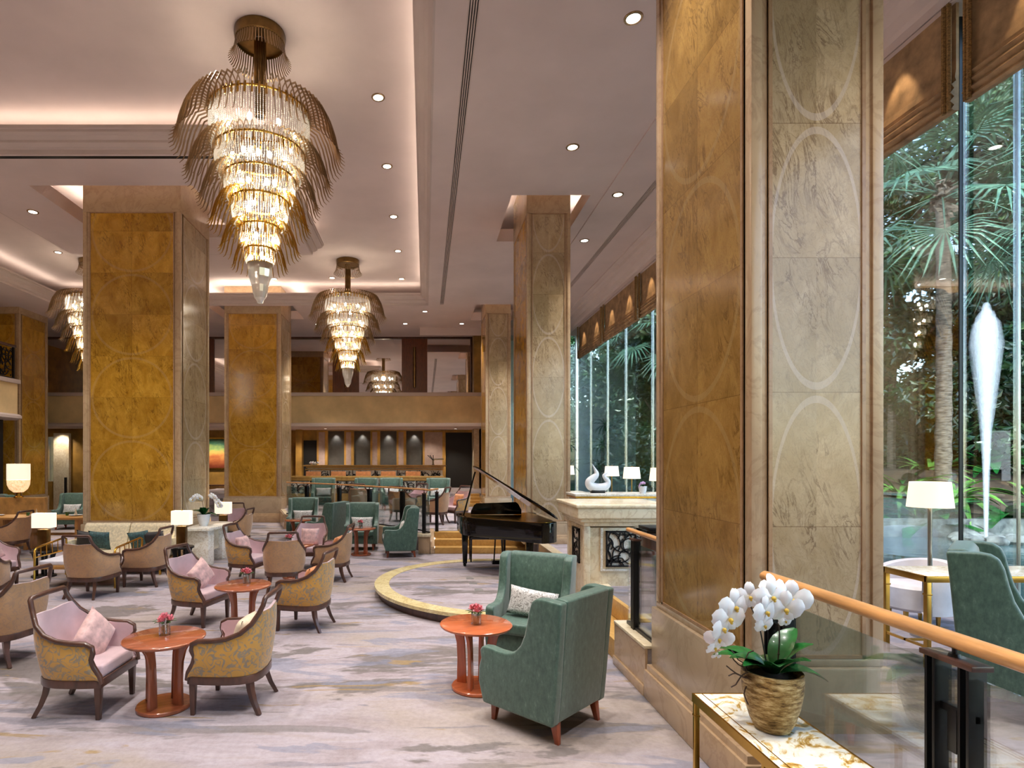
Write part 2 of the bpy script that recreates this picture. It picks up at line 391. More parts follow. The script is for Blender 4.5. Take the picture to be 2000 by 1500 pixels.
# floors
fm = MB(); fm.box(-20, 2.0, -9, 27.2, -.2, 0); struct(fm.build('floor', 'carpet', smooth=False))
pm = MB()
pm.prism([(2.12, -9), (6.0, -9), (6.0, 22), (2.05, 22), (1.3, 22), (1.3, 21.95), (-4.88, 21.95), (-4.88, 19.55), (-4.3, 17.7), (-2.5, 16.2), (-.12, 13.45), (.2, 13.75), (2.3, 13.75), (2.3, 5.98), (1.98, 5.98), (1.98, 5.15), (2.3, 5.15), (2.3, 3.56), (2.12, 3.56)], -.1, PF)
plat = struct(pm.build('floor_platform', 'carpet', smooth=False))
um = MB(); um.box(-9.3, 1.3, 21.9, 27, -.1, L2).box(1.3, 2.6, 22.0, 27, -.1, L2).box(2.6, 5.9, 22.0, 22.6, -.1, PF)
struct(um.build('floor_bar', 'carpet', smooth=False))
# stone riser and coping along the lounge edge of the platform
def coping(name, pts, w=.16, h=.03, base=0, top=PF, mat='cream_marble'):
    for a, b in zip(pts[:-1], pts[1:]):
        a = Vector((*a, 0)); b = Vector((*b, 0)); d = (b-a).normalized(); n = Vector((-d.y, d.x, 0))
        m = MB()
        p = [a-n*.02, b-n*.02, b+n*w, a+n*w]
        m.prism([(q.x, q.y) for q in [a-n*.012, b-n*.012, b+n*.01, a+n*.01]], base, top)
        r = struct(m.build(name, 'trim_stone', smooth=False))
        c = MB(); c.prism([(q.x, q.y) for q in p], top, top+h); c.build('coping', mat, r, bevel=.006)
        g2 = MB(); g2.prism([(q.x, q.y) for q in [a-n*.03, b-n*.03, b, a]], base, base+.09); g2.build('plinth_strip', 'trim_stone', r, bevel=.006)
coping('trim_1', [(1.97, 5.145), (1.97, 5.98)][::-1])
coping('trim_2', [(2.11, -2.5), (2.11, 3.5)][::-1], w=.12)
coping('trim_3', [(-.3, 13.66), (-2.5, 16.2), (-4.3, 17.7), (-4.9, 19.55)], w=-.16)
coping('trim_4', [(2.29, 7.6), (2.29, 11.6)][::-1])
# lower step beside the stand
st = MB(); st.box(1.99, 2.3, 5.99, 7.55, 0, .21); struct(st.build('trim_5', 'step_stone', bevel=.01))
st = MB(); st.box(2.28, 2.34, 5.99, 7.55, .21, PF+.01); struct(st.build('trim_6', 'step_stone', bevel=.01))
# two flights of stone steps
def flight(name, label, x0, x1, y0, tread, z0, rise, n, walls=True):
    t = thing(name, label, 'steps', (0, 0, 0), kind='structure')
    for k in range(n):
        m = MB(); m.box(x0, x1, y0+tread*k, y0+tread*(k+1)+.02, z0, z0+rise*(k+1)); m.build('step', 'step_stone', t, bevel=.012)
    return t
fl = flight('trim_7', 'golden stone steps up from the lounge behind the piano', .22, 2.3, 13.0, .27, 0, PF/3, 3)
m = MB(); m.prism([(12.98, 0), (13.9, 0), (13.9, PF+.04), (13.75, PF+.04), (12.98, .16)], .12, .215, 'x'); sw = m.build('side_wall', 'trim_stone', fl, bevel=.006)
for y, z in ((13.15, .12), (13.45, .28)): MB().ball((.217, y, z), .022, 8, 5).build('step_light', 'step_spot', sw)
flight('trim_8', 'golden stone steps up to the bar level', 1.3, 2.05, 20.9, .27, PF, (L2-PF)/4, 4)
# newel pillar at the foot of the steps
nw = thing('newel_pillar', 'short square stone pillar at the foot of the lounge steps', 'pillar', (-.02, 13.13, 0))
MB().box(-.13, .13, -.13, .13, 0, .38).build('shaft', 'trim_stone', nw, bevel=.006)
MB().box(-.16, .16, -.16, .16, .38, .44).build('cap', 'cream_marble', nw, bevel=.01)

# walls
MB().box(-20, 9, -9.2, -9, 0, 8.2)
struct(MB().box(-20, 6.2, -9.2, -9, -.2, 8.2).build('wall_front', 'wall_paint'))
struct(MB().box(-17.2, -17, -9, 27.2, -.2, 8.2).build('wall_left', 'gold_wall'))
# back wall, with a daylit slot at its left
bw = MB(); bw.box(-14.2, -5.9, 27, 27.2, 0, 4).box(-17, -14, 27, 27.2, 3.6, 8)
bw.box(.75, .95, 26.5, 27.2, L2, 4).box(.9, 2.3, 26.7, 27.2, 0, 4).box(.9, 2.3, 26.6, 26.7, 3.38, 4).box(2.15, 2.6, 26.9, 27.2, 0, 4)
struct(bw.build('wall_back', 'gold_wall'))
wn = struct(MB().box(-16.02, -15.8, 24.7, 24.72, 1.2, 3.1).build('window_1', 'window_glass')); struct(MB().box(-18, -14, 29, 29.2, 0, 4.5).build('wall_daylight_left', 'white_wall'))  # white wall behind the slot is added, so the pane shows pale daylight
# onyx clad piers that flank the corridor
p = struct(MB().box(-15.7, -15.05, 24.45, 24.6, 0, 3.25).build('wall_pier', 'cream_marble'))
p = struct(MB().box(-17, -16.02, 24.6, 24.8, 0, 3.5).box(-15.8, -13.2, 24.6, 24.8, 0, 3.5).box(-16.02, -15.8, 24.6, 24.8, 3.1, 3.5).box(-16.02, -15.8, 24.6, 24.8, 0, 1.2).build('wall_corridor', 'gold_wall'))
# mezzanine across the back
mz = struct(MB().box(-17, 2.5, 23.6, 24.2, 3.62, 4.72).build('wall_mezzanine', 'wall_paint'))
MB().box(-17, 2.3, 23.5, 24.22, 4.72, 4.86).build('cornice', 'plaster_trim', mz, bevel=.02)
m = MB(); m.prism([(23.48, 3.62), (23.40, 3.56), (23.40, 3.48), (23.6, 3.42), (24.2, 3.42), (24.2, 3.62)], -17, 2.3, 'x'); m.build('cornice', 'plaster_trim', mz)
struct(MB().box(2.5, 2.75, 21.2, 27.2, 0, 8.0).build('wall_bar_side', 'gold_wall'))
struct(MB().box(-17, 2.6, 24.2, 27.3, 3.50, 3.62).build('ceiling_under_mezzanine', 'plaster'))
# mezzanine along the left
ml = struct(MB().box(-17, -13.45, -9, 19.1, 3.62, 4.62).build('wall_mezzanine_left', 'wall_paint'))
MB().box(-17, -13.37, -9, 19.15, 4.62, 4.76).build('cornice', 'plaster_trim', ml, bevel=.02)
m = MB(); m.prism([(-13.42, 3.62), (-13.34, 3.56), (-13.34, 3.48), (-13.5, 3.42), (-17, 3.42), (-17, 3.62)], -9, 19.15, 'y'); m.build('cornice', 'plaster_trim', ml)

def arcs(m, x0, x1, z0, z1, cell, r, seed, th=.012, axis='y', y=0, seg=10):
    """interlaced arcs clipped to a rectangle"""
    rnd = random.Random(seed)
    nx = max(1, round((x1-x0)/cell)); nz = max(1, round((z1-z0)/cell))
    for i in range(nx+1):
        for k in range(nz+1):
            for q in range(3):
                cx = x0+(i+rnd.uniform(-.35, .35))*cell; cz = z0+(k+rnd.uniform(-.35, .35))*cell; rr = cell*rnd.uniform(.55, .95)
                a0 = rnd.uniform(0, 2*PI); sp = rnd.uniform(1.6, 3.6); run = []
                for t in range(seg+1):
                    a = a0+sp*t/seg; px = cx+rr*math.cos(a); pz = cz+rr*math.sin(a)
                    if x0 <= px <= x1 and z0 <= pz <= z1: run.append((px, y, pz))
                    else:
                        if len(run) > 1: m.tube(run, r, 4)
                        run = []
                if len(run) > 1: m.tube(run, r, 4)
    return m
rl = thing('balcony_railing', 'black fretwork railing on the mezzanine at the far left', 'railing', (-13.5, 0, 4.76))
m = MB(); arcs(m, 10.2, 18.9, .06, 1.0, .35, .018, 3)
m.v = [(-y, x, z) for x, y, z in m.v]; m.build('fretwork', 'black_metal', rl)
MB().box(-.02, .02, 10.2, 19.0, 0, .05).box(-.03, .03, 18.94, 19.0, 0, 1.05).box(-.03, .03, 10.1, 10.2, 0, 1.05).build('frame', 'black_metal', rl)
MB().box(-.05, .05, 10.1, 19.05, 1.04, 1.12).build('handrail', 'wood_dark', rl, bevel=.01)
sc = thing('fretwork_screen', 'tall dark fretwork screen under the left mezzanine', 'screen', (-13.6, 0, 0))
m = MB(); arcs(m, 14.2, 18.4, .1, 3.3, .4, .02, 5); m.v = [(-y, x, z) for x, y, z in m.v]; m.build('fretwork', 'black_metal', sc)
MB().box(-.04, .04, 18.4, 18.6, 0, 3.4).box(-.04, .04, 14.1, 14.2, 0, 3.4).box(-.04, .04, 14.2, 18.4, 3.3, 3.4).box(-.04, .04, 14.2, 18.4, 0, .1).build('frame', 'dark_void', sc)
MB().box(-.10, -.08, 14.2, 18.4, .1, 3.3).build('backing', 'wood_panel', sc)

# mirror-bright glazing above the mezzanine parapet
gz = struct(thing('window_2', None, None, (0, 24.45, 4.86)))
for x0, x1 in ((-16.9, -13.5), (-13.2, -9.45), (-8.9, -6.9), (-6.9, -3.9), (-2.78, -.98), (.10, 1.92)):
    MB().box(x0, x1, 0, .02, .02, 2.36).build('pane', 'mirror_glass', gz)
for x0, x1 in ((-9.45, -8.9), (-3.9, -2.78), (-.98, .10)):
    m = MB(); n = 14; w = (x1-x0)/n
    for k in range(n): m.box(x0+k*w+.004, x0+(k+1)*w-.004, -.06, .0, .02, 2.36)
    m.box(x0, x1, -.02, .02, .02, 2.36); pn = m.build('wood_panel', 'wood_panel', gz, bevel=0, smooth=False)
    c = (x0+x1)/2; mm = MB(); mm.tube([(c, -.08, .3), (c, -.08, 2.0)], .06, 8); mm.build('glass_pull', 'bronze', pn)
MB().box(-17, 2.05, -.08, .04, 2.36, 2.44).box(-17, 2.05, -.08, .04, 0, .03).box(1.92, 2.0, -.08, .04, 0, 2.4).box(-13.5, -13.2, -.08, .04, 0, 2.4).build('window_frame', 'wood_dark', gz)
struct(MB().box(2.0, 2.5, 23.72, 24.6, 4.7, 7.4).build('wall_mezzanine_end', 'gold_wall'))

# ------------------------------------------------------------------ ceiling
def slab(name, x0, x1, y0, y1, z0, z1, holes=(), mat='plaster'):
    xs = sorted({x0, x1, *[h[i] for h in holes for i in (0, 1)]}); ys = sorted({y0, y1, *[h[i] for h in holes for i in (2, 3)]})
    m = MB()
    for a, b in zip(xs[:-1], xs[1:]):
        for c, d in zip(ys[:-1], ys[1:]):
            if any(h[0] <= (a+b)/2 <= h[1] and h[2] <= (c+d)/2 <= h[3] for h in holes): continue
            m.box(a, b, c, d, z0, z1)
    bmx = m.build(name, mat, smooth=False)
    return struct(bmx)
struct(MB().box(-17.2, 6.3, -9.2, 27.2, ZU, ZU+.2).build('ceiling', 'plaster'))
hD = (1.70, 3.25, 11.35, 13.75); hE = (1.70, 3.25, 19.3, 21.5); hC = (1.72, 3.2, 3.3, 5.3)
slab('ceiling_soffit_right', .12, 3.5, -9, 25, ZS, ZL, [hD, hE, hC, (.5, .62, -8.5, 19.3)])
slab('ceiling_soffit_window', 3.5, 5.05, -9, 25, ZS-.03, ZL, [(4.25, 4.37, -8.5, 19)])
hB = (-7.35, -4.45, 19.22, 21.3)
slab('ceiling_soffit_back', -17, .12, 19.46, 25, ZS, ZL, [(hB[0], hB[1], 19.5, hB[3])])
slab('ceiling_soffit_left', -17, -12.4, -9, 19.46, ZS, ZL)
hA = (-7.5, -4.4, 10.95, 13.5)
slab('ceiling_island', -8.9, -2.87, 9.85, 14.6, ZS, ZL, [hA])
prof = [(0, 7.3), (.03, 7.3), (.03, 7.37), (.08, 7.39), (.13, 7.44), (.13, 7.48), (.20, 7.52), (.24, 7.56), (.24, 7.60), (.27, 7.61), (.27, 7.66), (.20, 7.66), (.20, 7.62), (0, 7.6)]
def loop_mould(name, x0, x1, y0, y1, sgn, pr=prof, mat='plaster_trim'):
    rows = []
    for d, z in pr:
        d *= sgn
        rows.append([(x0+d, y0+d, z), (x1-d, y0+d, z), (x1-d, y1-d, z), (x0+d, y1-d, z)])
    m = MB(); m.sheet(rows, True); return struct(m.build(name, mat, smooth=False))
loop_mould('trim_9', -12.4, .12, -9.3, 19.46, 1)
loop_mould('trim_10', -8.9, -2.87, 9.85, 14.6, -1)
# cornice above the window
m = MB(); m.prism([(4.95, 7.32), (4.95, 7.24), (5.08, 7.22), (5.12, 7.16), (5.22, 7.14), (5.30, 7.06), (5.42, 7.02), (5.46, 6.98), (5.58, 6.98), (5.58, 7.5), (4.95, 7.5)], -9, 22.4, 'y')
struct(m.build('trim_11', 'plaster', smooth=False))
# flat lit caps above the columns are the coffer ceiling itself; glow comes from lamps tucked in each recess
for h in (hA, hB, hD, hE):
    cx = (h[0]+h[1])/2; cy = (h[2]+h[3])/2
    for x, y, sx, sy in ((h[0]-.1, cy, .03, 2.), (h[1]+.1, cy, .03, 2.), (cx, h[2]-.12, 2., .03)):
        light('AREA', (x, y, ZL+.06), E_RECESS, WARM, (PI, 0, 0), shape='RECTANGLE', size=sx, size_y=sy)
# linear air slots
def slot(x, y0, y1, z, label):
    t = thing('air_diffuser', label, 'air diffuser', (x, (y0+y1)/2, z)); L = (y1-y0)/2
    MB().box(-.075, .075, -L, L, .04, .05).build('backing', 'dark_void', t)
    for k in range(5): MB().box(-.068+k*.030, -.052+k*.030, -L, L, -.004, .045).build('slat', 'plaster_trim', t)
slot(.56, -8.5, 19.3, ZS, 'long black slotted air diffuser beside the main coffer')
slot(4.31, -8.5, 19, ZS-.03, 'long black slotted air diffuser near the window blinds')
t = thing('air_diffuser', 'dark slotted air diffuser across the beam in front of the left column', 'air diffuser', (-5.9, 9.93, ZS))
MB().box(-2.9, 2.9, -.04, .04, -.004, .01).build('slot', 'dark_void', t)

# downlights
dl = thing('downlight', '', 'downlight')
m = MB(); m.lathe([(.080, .0), (.082, -.012), (.105, -.016), (.112, -.004), (.112, .0)], 24); m.build('trim_ring', 'champagne', dl)
MB().lathe([(.001, -.004), (.03, -.004), (.05, -.006), (.080, -.010)], 24).build('lens', 'downlight_lens', dl)
DL = Proto(dl)
cof = [(-.76, 9.4), (-.76, 11.6), (-.76, 14.0), (-.76, 16.3), (-.76, 18.8), (-3.0, 18.7), (-4.9, 18.8)]
lab = ['second coffer', 'third coffer', 'fourth coffer', 'fifth coffer', 'farthest coffer']
for i, (x, y) in enumerate(cof[:5]):
    DL.put((x, y, ZU), 0, ['largest and nearest round downlight in the right edge of the coffer', 'second round downlight from the front along the coffer edge', 'third round downlight along the coffer edge', 'fourth round downlight along the coffer edge', 'farthest small downlight along the coffer edge'][i], 'downlights in the coffer')
DL.put((cof[5][0], cof[5][1], ZU), 0, 'small downlight in the coffer left of the far chandelier', 'downlights in the coffer')
DL.put((cof[6][0], cof[6][1], ZU), 0, 'small downlight in the coffer below the tip of the big chandelier', 'downlights in the coffer')
DL.put((-6.3, 8.3, ZU), 0, 'round downlight in the coffer at the far upper left', 'downlights in the coffer')
for x, y, l in ((2.45, 6.80, 'large bright downlight in the soffit beside the big marble column'), (2.45, 9.6, 'bright downlight in the soffit above the stage'),
                (3.75, 11.25, 'downlight between the soffit and the window slot'), (3.75, 13.6, 'small downlight right of the middle column near the window slot'),
                (-.0, 20.2, 'downlight in the back soffit right of the far chandelier'), (-.75, 22.0, 'dim downlight over the mezzanine glazing, left one'), (1.4, 22.0, 'dim downlight over the mezzanine glazing, right one'),
                (-4.1, 22.1, 'downlight in the back soffit beside the far gold column')):
    DL.put((x, y, ZS-(.03 if x > 3.5 else 0)), 0, l, 'downlights in the soffit')
for x, y, l in ((-8.2, 12.1, 'downlight in the soffit left of the gold column'), (-9.9, 13.6, 'upper downlight of the left coffer'), (-10.4, 16.4, 'tiny downlight behind the left chandelier')):
    DL.put((x, y, ZS if x > -9 else ZU), 0, l, 'downlights at the left')
for x, l in ((-4.4, 'small recessed downlight over the dark door at the left of the bar'), (1.35, 'small recessed downlight over the dark door at the right of the bar')):
    DL.put((x, 25.6, 3.5), 0, l, 'downlights under the mezzanine')
    light('SPOT', (x, 25.6, 3.44), 110, WARM, spot_size=1.7, spot_blend=.6, shadow_soft_size=.05)
# lamps of the downlights and unseen ones added for even floor light, on the grid the ceiling carries on with behind the camera
for x in (-.76, -3.2, -8.6, -11.0):
    for y in (1.0, 3.2, 5.4, 9.4 if x > -2 else 7.6, 11.6, 14.0, 16.3, 18.6):
        if -9 < x < -2.8 and 9.3 < y < 15: continue
        light('SPOT', (x, y, ZU-.06), E_SPOT, MILD, spot_size=1.45, spot_blend=.7, shadow_soft_size=.09)
for y in (1.5, 4.2, 6.8, 9.6, 15.5, 18.0): light('SPOT', (2.45 if y > 5.5 or y < 3 else 1.2, y, ZS-.06), E_SPOT*1.3, MILD, spot_size=1.45, spot_blend=.7, shadow_soft_size=.09)
for y in (2.2, 6.0, 11.25, 13.6, 17.5): light('SPOT', (3.75, y, ZS-.1), E_SPOT*1.3, MILD, spot_size=1.3, spot_blend=.7, shadow_soft_size=.09)
for x in (-6.6, -5.2): light('SPOT', (x, 9.0, ZU-.06), E_SPOT, MILD, spot_size=1.45, spot_blend=.7, shadow_soft_size=.09)  # added pair without fittings, brightens the front of the gold column
for x in (-3.8, -.75, 1.4): light('SPOT', (x, 21.0, ZS-.06), E_SPOT*1.3, WARM, spot_size=1.4, spot_blend=.7, shadow_soft_size=.09)
for y in (2.0, 8.0, 14.0): light('SPOT', (-12.9, y, ZS-.06), E_SPOT, WARM, spot_size=1.4, spot_blend=.7, shadow_soft_size=.09)

# ------------------------------------------------------------------ columns
CS = {'gold': ((162, 112, 28), (208, 158, 58), (96, 62, 20), (186, 154, 104)), 'beige': ((168, 142, 104), (196, 172, 138), (112, 86, 62), (204, 186, 172)), 'amber': ((140, 104, 50), (174, 136, 74), (96, 66, 30), (176, 150, 106))}
def panel_mat(tone, w):
    k = 'panel_%s_%d' % (tone, round(w*100))
    if k not in M: marble(k, *CS[tone][:3], w, two=w > 1.0, ring=CS[tone][3], rs=.40 if tone == 'beige' else .26)
    return k
def column(label, x0, y0, w, d, zb, corner, tones, plinth=True, group=None):
    """tones: front(-Y), right(+X), left(-X), back"""
    t = thing('marble_column', label, 'column', (x0+w/2, y0+d/2, zb), kind='structure', group=group)
    zt = ZU-zb; a, b = w/2, d/2; pz = .87-zb if zb < .5 else .4; i = .045; top = ZS-zb-.22
    MB().box(-a+i, a-i, -b+i, b-i, 0, zt).build('core', 'trim_dark', t)
    m = MB()
    for sx in (-1, 1):
        for sy in (-1, 1):
            m.box(*sorted((sx*a, sx*(a-corner*.62))), *sorted((sy*b, sy*(b-corner*.62))), pz, top)
            m.box(*sorted((sx*(a-.018), sx*(a-corner))), *sorted((sy*(b-.018), sy*(b-corner))), pz, top)
    m.build('corner_trim', 'trim_stone', t, bevel=.008)
    MB().box(-a, a, -b, b, top, zt).build('capital', 'trim_stone', t, bevel=.01)
    m = MB().box(-a-.03, a+.03, -b-.03, b+.03, 0, pz-.05); m.box(-a, a, -b, b, pz-.05, pz)
    m.build('plinth', 'plinth_stone', t, bevel=.012)
    m = MB().box(-a-.08, a+.08, -b-.08, b+.08, 0, max(.13, .25-zb*.3)); m.box(-a-.06, a+.06, -b-.06, b+.06, 0, max(.13, .25-zb*.3)+.05); m.build('base_moulding', 'trim_stone', t, bevel=.012)
    for (dx, dy, rz, ww, tone) in ((0, -b, 0, w, tones[0]), (a, 0, PI/2, d, tones[1]), (-a, 0, -PI/2, d, tones[2]), (0, b, PI, w, tones[3])):
        pw = ww-2*corner
        m = MB(); m.box(-pw/2, pw/2, .012, .05, pz, top)
        o = m.build('panel', panel_mat(tone, pw), t); o.location = (dx, dy, 0); o.rotation_euler = (0, 0, rz)
        fr = MB(); e = .022
        for q in (-1, 1): fr.box(*sorted((q*pw/2, q*(pw/2-e))), .002, .03, pz, top)
        fr.box(-pw/2, pw/2, .002, .03, pz, pz+e); fr.box(-pw/2, pw/2, .002, .03, top-e, top)
        fo = fr.build('bead', 'trim_dark', o)
    return t
column('broad square gold marble column standing behind the cream sofa', -6.86, 11.6, 1.96, 1.55, 0, .13, ('gold', 'beige', 'gold', 'gold'))  # right face beige: its greyish daylight reflection is put into the panel colour
column('gold marble column farther back, left of the bar', -6.8, 19.6, 1.92, 1.5, 0, .13, ('gold', 'beige', 'gold', 'gold'))  # right face toned the same way, daylight reflection in its colour
column('nearest huge beige marble column rising through the railing', 2.02, 3.58, .82, 1.48, 0, .11, ('beige', 'beige', 'amber', 'beige'))
column('tall marble column standing behind the grand piano', 2.05, 11.65, .88, 1.75, PF, .10, ('beige', 'beige', 'gold', 'beige'))
column('farthest marble column beside the steps up to the bar', 2.05, 19.6, .86, 1.5, PF, .10, ('beige', 'beige', 'gold', 'beige'))
column('marble column at the far left under the mezzanine', -15.7, 19.6, 1.95, 1.5, 0, .13, ('gold', 'gold', 'gold', 'gold'))
column('gold marble column behind the camera at the left', -6.86, -4.4, 1.96, 1.55, 0, .13, ('gold', 'beige', 'gold', 'gold'))

# ------------------------------------------------------------------ window wall, blinds
XW = 5.95
ys = [22.6, 20.7, 18.8, 17.1, 15.1, 13.2, 11.3, 9.4, 7.9, 6.37, 5.8, 4.2, 2.4, .6, -1.4, -3.4, -5.4, -7.2, -9]
ww = struct(thing('window_3', None, None, (XW, 0, PF)))
for a, b in zip(ys[:-1], ys[1:]): MB().box(-.006, .006, b+.008, a-.008, .1, 6.6).build('pane', 'window_glass', ww)
m = MB()
for y in ys[1:-1]:
    if y != 6.37: m.box(-.014, .014, y-.008, y+.008, .1, 6.6)
m.build('glass_joint', 'steel', ww)
fn = MB()
for y in ys[1:-1]: fn.box(-.045, -.006, y-.008, y+.008, .1, 6.6)
fn.build('glass_fin', 'rail_glass', ww)
MB().box(-.07, -.03, 6.362, 6.378, .1, 6.6).build('dark_edge', 'black_metal', ww)
MB().box(-.08, .08, -9, 22.6, 0, .1).build('sill', 'cream_marble', ww, bevel=.01)
struct(MB().box(5.6, 6.3, -9, 22.7, 6.98, 8.0).build('wall_right', 'plaster'))
# glazed end wall beyond the far column
we = struct(thing('window_4', None, None, (0, 22.7, PF)))
MB().box(2.9, 5.95, -.006, .006, .1, 6.6).build('pane', 'window_glass', we)
MB().box(2.9, 5.95, -.05, .05, 0, .1).box(5.9, 6.0, -.06, .06, 0, 6.6).build('window_frame', 'steel', we)
struct(MB().box(-.2, 6.3, 22.65, 22.75, 7.0, 8.0).build('wall_end_head', 'plaster'))
# roman blinds
bl = thing('roman_blind', '', 'blind')
n = 1.46
rows = []
pr = [(0, 0), (0, .9), (.012, .98), (.0, 1.02), (.05, 1.06), (.02, 1.10), (.06, 1.15), (.02, 1.19), (.065, 1.24), (.02, 1.28), (.05, 1.32), (.02, 1.34)]
m = MB()
pts = [(-d, -z) for d, z in pr]+[(.03, -1.34), (.03, 0)]
m.prism(pts, -n, n, 'y')
m.v = [(x, y, z) for x, y, z in m.v]
m.build('cloth', 'blind_cloth', bl, smooth=False)
for s_ in (-1, 1):
    m = MB()
    for q in range(2): m.tube([(-.05-.01*q, s_*(n-.03-.05*q), -z) for z in (0, .4, .8, 1.1, 1.34)], .022, 6)
    m.build('braid', 'blind_braid', bl)
BL = Proto(bl)
b0 = [21.2, 18.2, 15.2-1.5+1.5, 12.2, 9.1, 6.1-1.5, 3.0-1.5, -.1-1.5, -3.1-1.5]
edges = [21.35, 18.3, 15.25, 12.2, 9.15, 6.1, 3.05, 0, -3.05, -6.1]
names = ['brown roman blind at the far end of the window wall', 'second brown roman blind from the far end', 'third brown roman blind, just right of the middle column', 'brown roman blind just left of the big column', 'roman blind hidden mostly behind the big column', 'nearest large brown roman blind above the palm', 'brown roman blind at the right edge of the view', 'brown roman blind beyond the view', 'last brown roman blind behind the camera']
ordr = []
for i, (a, b) in enumerate(zip(edges[:-1], edges[1:])):
    lbl = ['brown roman blind at the far end of the window wall', 'second brown roman blind from the far end of the windows', 'third brown roman blind from the far end of the windows', 'fourth brown roman blind, just left of the big column', 'brown roman blind behind the big column and above the palm', 'brown roman blind at the upper right corner', 'brown roman blind out of view to the right', 'brown roman blind beside the camera', 'last brown roman blind behind the camera'][i]
    if i > 6: break
    BL.put((5.66, (a+b)/2, 7.17), 0, lbl, 'roman blinds along the window wall')
    for q in (-.75, .75):
        light('SPOT', (5.38, (a+b)/2+q, 6.97), 22, (1, .72, .42), rot=(0, math.radians(-20), 0), spot_size=.8, spot_blend=.5, shadow_soft_size=.03)
# ================================================================== FURNITURE
MB_floor = MB(); MB_floor.box(1.9, 2.4, 4.9, 13.7, -.2, -.002); struct(MB_floor.build('floor_edge', 'carpet', smooth=False))
def cushion_mesh(w, h, t, mat, n=10):
    m = MB(); front = []; back = []
    for i in range(n+1):
        rf = []; rb = []
        for k in range(n+1):
            u = -1+2*i/n; v = -1+2*k/n
            e = max(0, (1-u**4)*(1-v**4))**.45
            pin = 1-.10*(1-abs(u*v))*(abs(u)**3+abs(v)**3)/2
            x = u*w/2*(1-.07*(1-abs(v)**2)*abs(u)**4); z = v*h/2*(1-.07*(1-abs(u)**2)*abs(v)**4)
            rf.append((x, -t/2*e, z)); rb.append((x, t/2*e, z))
        front.append(rf); back.append(rb)
    m.sheet(front); m.sheet(back)
    return m
def cushion(kind, w, h, t, mat, cat='cushion'):
    o = cushion_mesh(w, h, t, mat).build(kind, mat, weld=True, angle=80); o['category'] = cat
    return Proto(o)
C_PINK = cushion('scatter_cushion', .36, .34, .13, 'pink_fabric'); C_OR = cushion('scatter_cushion', .36, .34, .13, 'orange_fabric')
C_CREAM = cushion('scatter_cushion', .36, .34, .13, 'cream_fabric'); C_FLOR = cushion('scatter_cushion', .52, .30, .13, 'floral_white')
C_TEAL = cushion('scatter_cushion', .40, .36, .14, 'teal_fabric'); C_DARK = cushion('scatter_cushion', .40, .36, .14, 'dark_fabric')

def bergere(seat, outer, name='armchair', wood='wood_dark'):
    t = thing(name, '', 'armchair')
    P = [(.285, .30, .30), (.29, .29, .36), (.30, .245, .44), (.31, .228, .50), (.318, .25, .555), (.32, .245, .60), (.322, .19, .628), (.325, .08, .632), (.325, -.04, .648), (.315, -.15, .69), (.285, -.235, .76), (.245, -.285, .84), (.225, -.31, .895), (.215, -.325, .945)]
    B = [(.280, .29), (.285, .27), (.29, .24), (.295, .20), (.30, .15), (.30, .10), (.30, .05), (.30, 0), (.295, -.06), (.28, -.13), (.25, -.19), (.20, -.24), (.12, -.265), (0, -.275)]
    T = P[:12]+[(.13, -.30, .835), (0, -.305, .825)]
    def surf(off):
        cols = []
        for b, q in zip(B, T):
            n = Vector((b[0], b[1]*1.0, 0))
            n = Vector((1, 0, 0)) if b[1] > -.05 else Vector((b[0], -.25 if b[0] < .25 else -.12, 0)).normalized()
            if b[0] == 0: n = Vector((0, -1, 0))
            col = []
            for k in range(8):
                s_ = k/7; p = Vector((b[0], b[1], .32)).lerp(Vector(q), s_)+n*(.022*math.sin(PI*s_)+off*(1-.55*s_))
                col.append(p)
            cols.append(col)
        full = [[Vector((-p.x, p.y, p.z)) for p in c] for c in cols]+[c for c in cols[::-1][1:]]
        return full
    o = surf(0); i_ = surf(-.055)
    m = MB(); m.sheet(o); m.build('outer_upholstery', outer, t, angle=70)
    m = MB(); m.sheet(i_); m.sheet([[a[-1] for a in o], [a[-1] for a in i_]]); m.build('inner_upholstery', seat, t, angle=70)
    P[12:] = [(.228, -.312, .90), (.222, -.325, .952)]; rail = [Vector((-x, y, z)) for x, y, z in P]
    path = rail+[Vector((-.205, -.330, .966)), Vector((0, -.340, .968)), Vector((.205, -.330, .966))]+[Vector(p) for p in P[::-1]]
    m = MB(); m.tube(path, .0215, 8); m.build('frame_rail', wood, t, angle=50)
    m = MB(); pl = [(x, y) for x, y in B]+[(-x, y) for x, y in B[::-1][1:]]
    pl = [(x*1.03, y*1.04) for x, y in pl]; m.prism(pl, .262, .33); m.build('seat_rail', wood, t, bevel=.008)
    m = MB(); m.prism([(-.25, .285), (-.262, .0), (-.235, -.15), (-.15, -.205), (.15, -.205), (.235, -.15), (.262, 0), (.25, .285)], .325, .435)
    c = m.build('seat_cushion', seat, t, bevel=.03, seg=3)
    for s_ in (-1, 1):
        m = MB(); m.tbox(s_*.258, .262, 0, .27, .034, .034, .052, .052); m.build('leg', wood, t, bevel=.004)
        m = MB(); m.tube([(s_*.205, -.19, .28), (s_*.212, -.205, .19), (s_*.225, -.235, .10), (s_*.243, -.285, .001)], [.036, .032, .027, .022], 4); m.build('leg', wood, t)
    return Proto(t)
BG = bergere('mauve_velvet', 'paisley')
BT = bergere('mauve_velvet', 'tan_velvet')
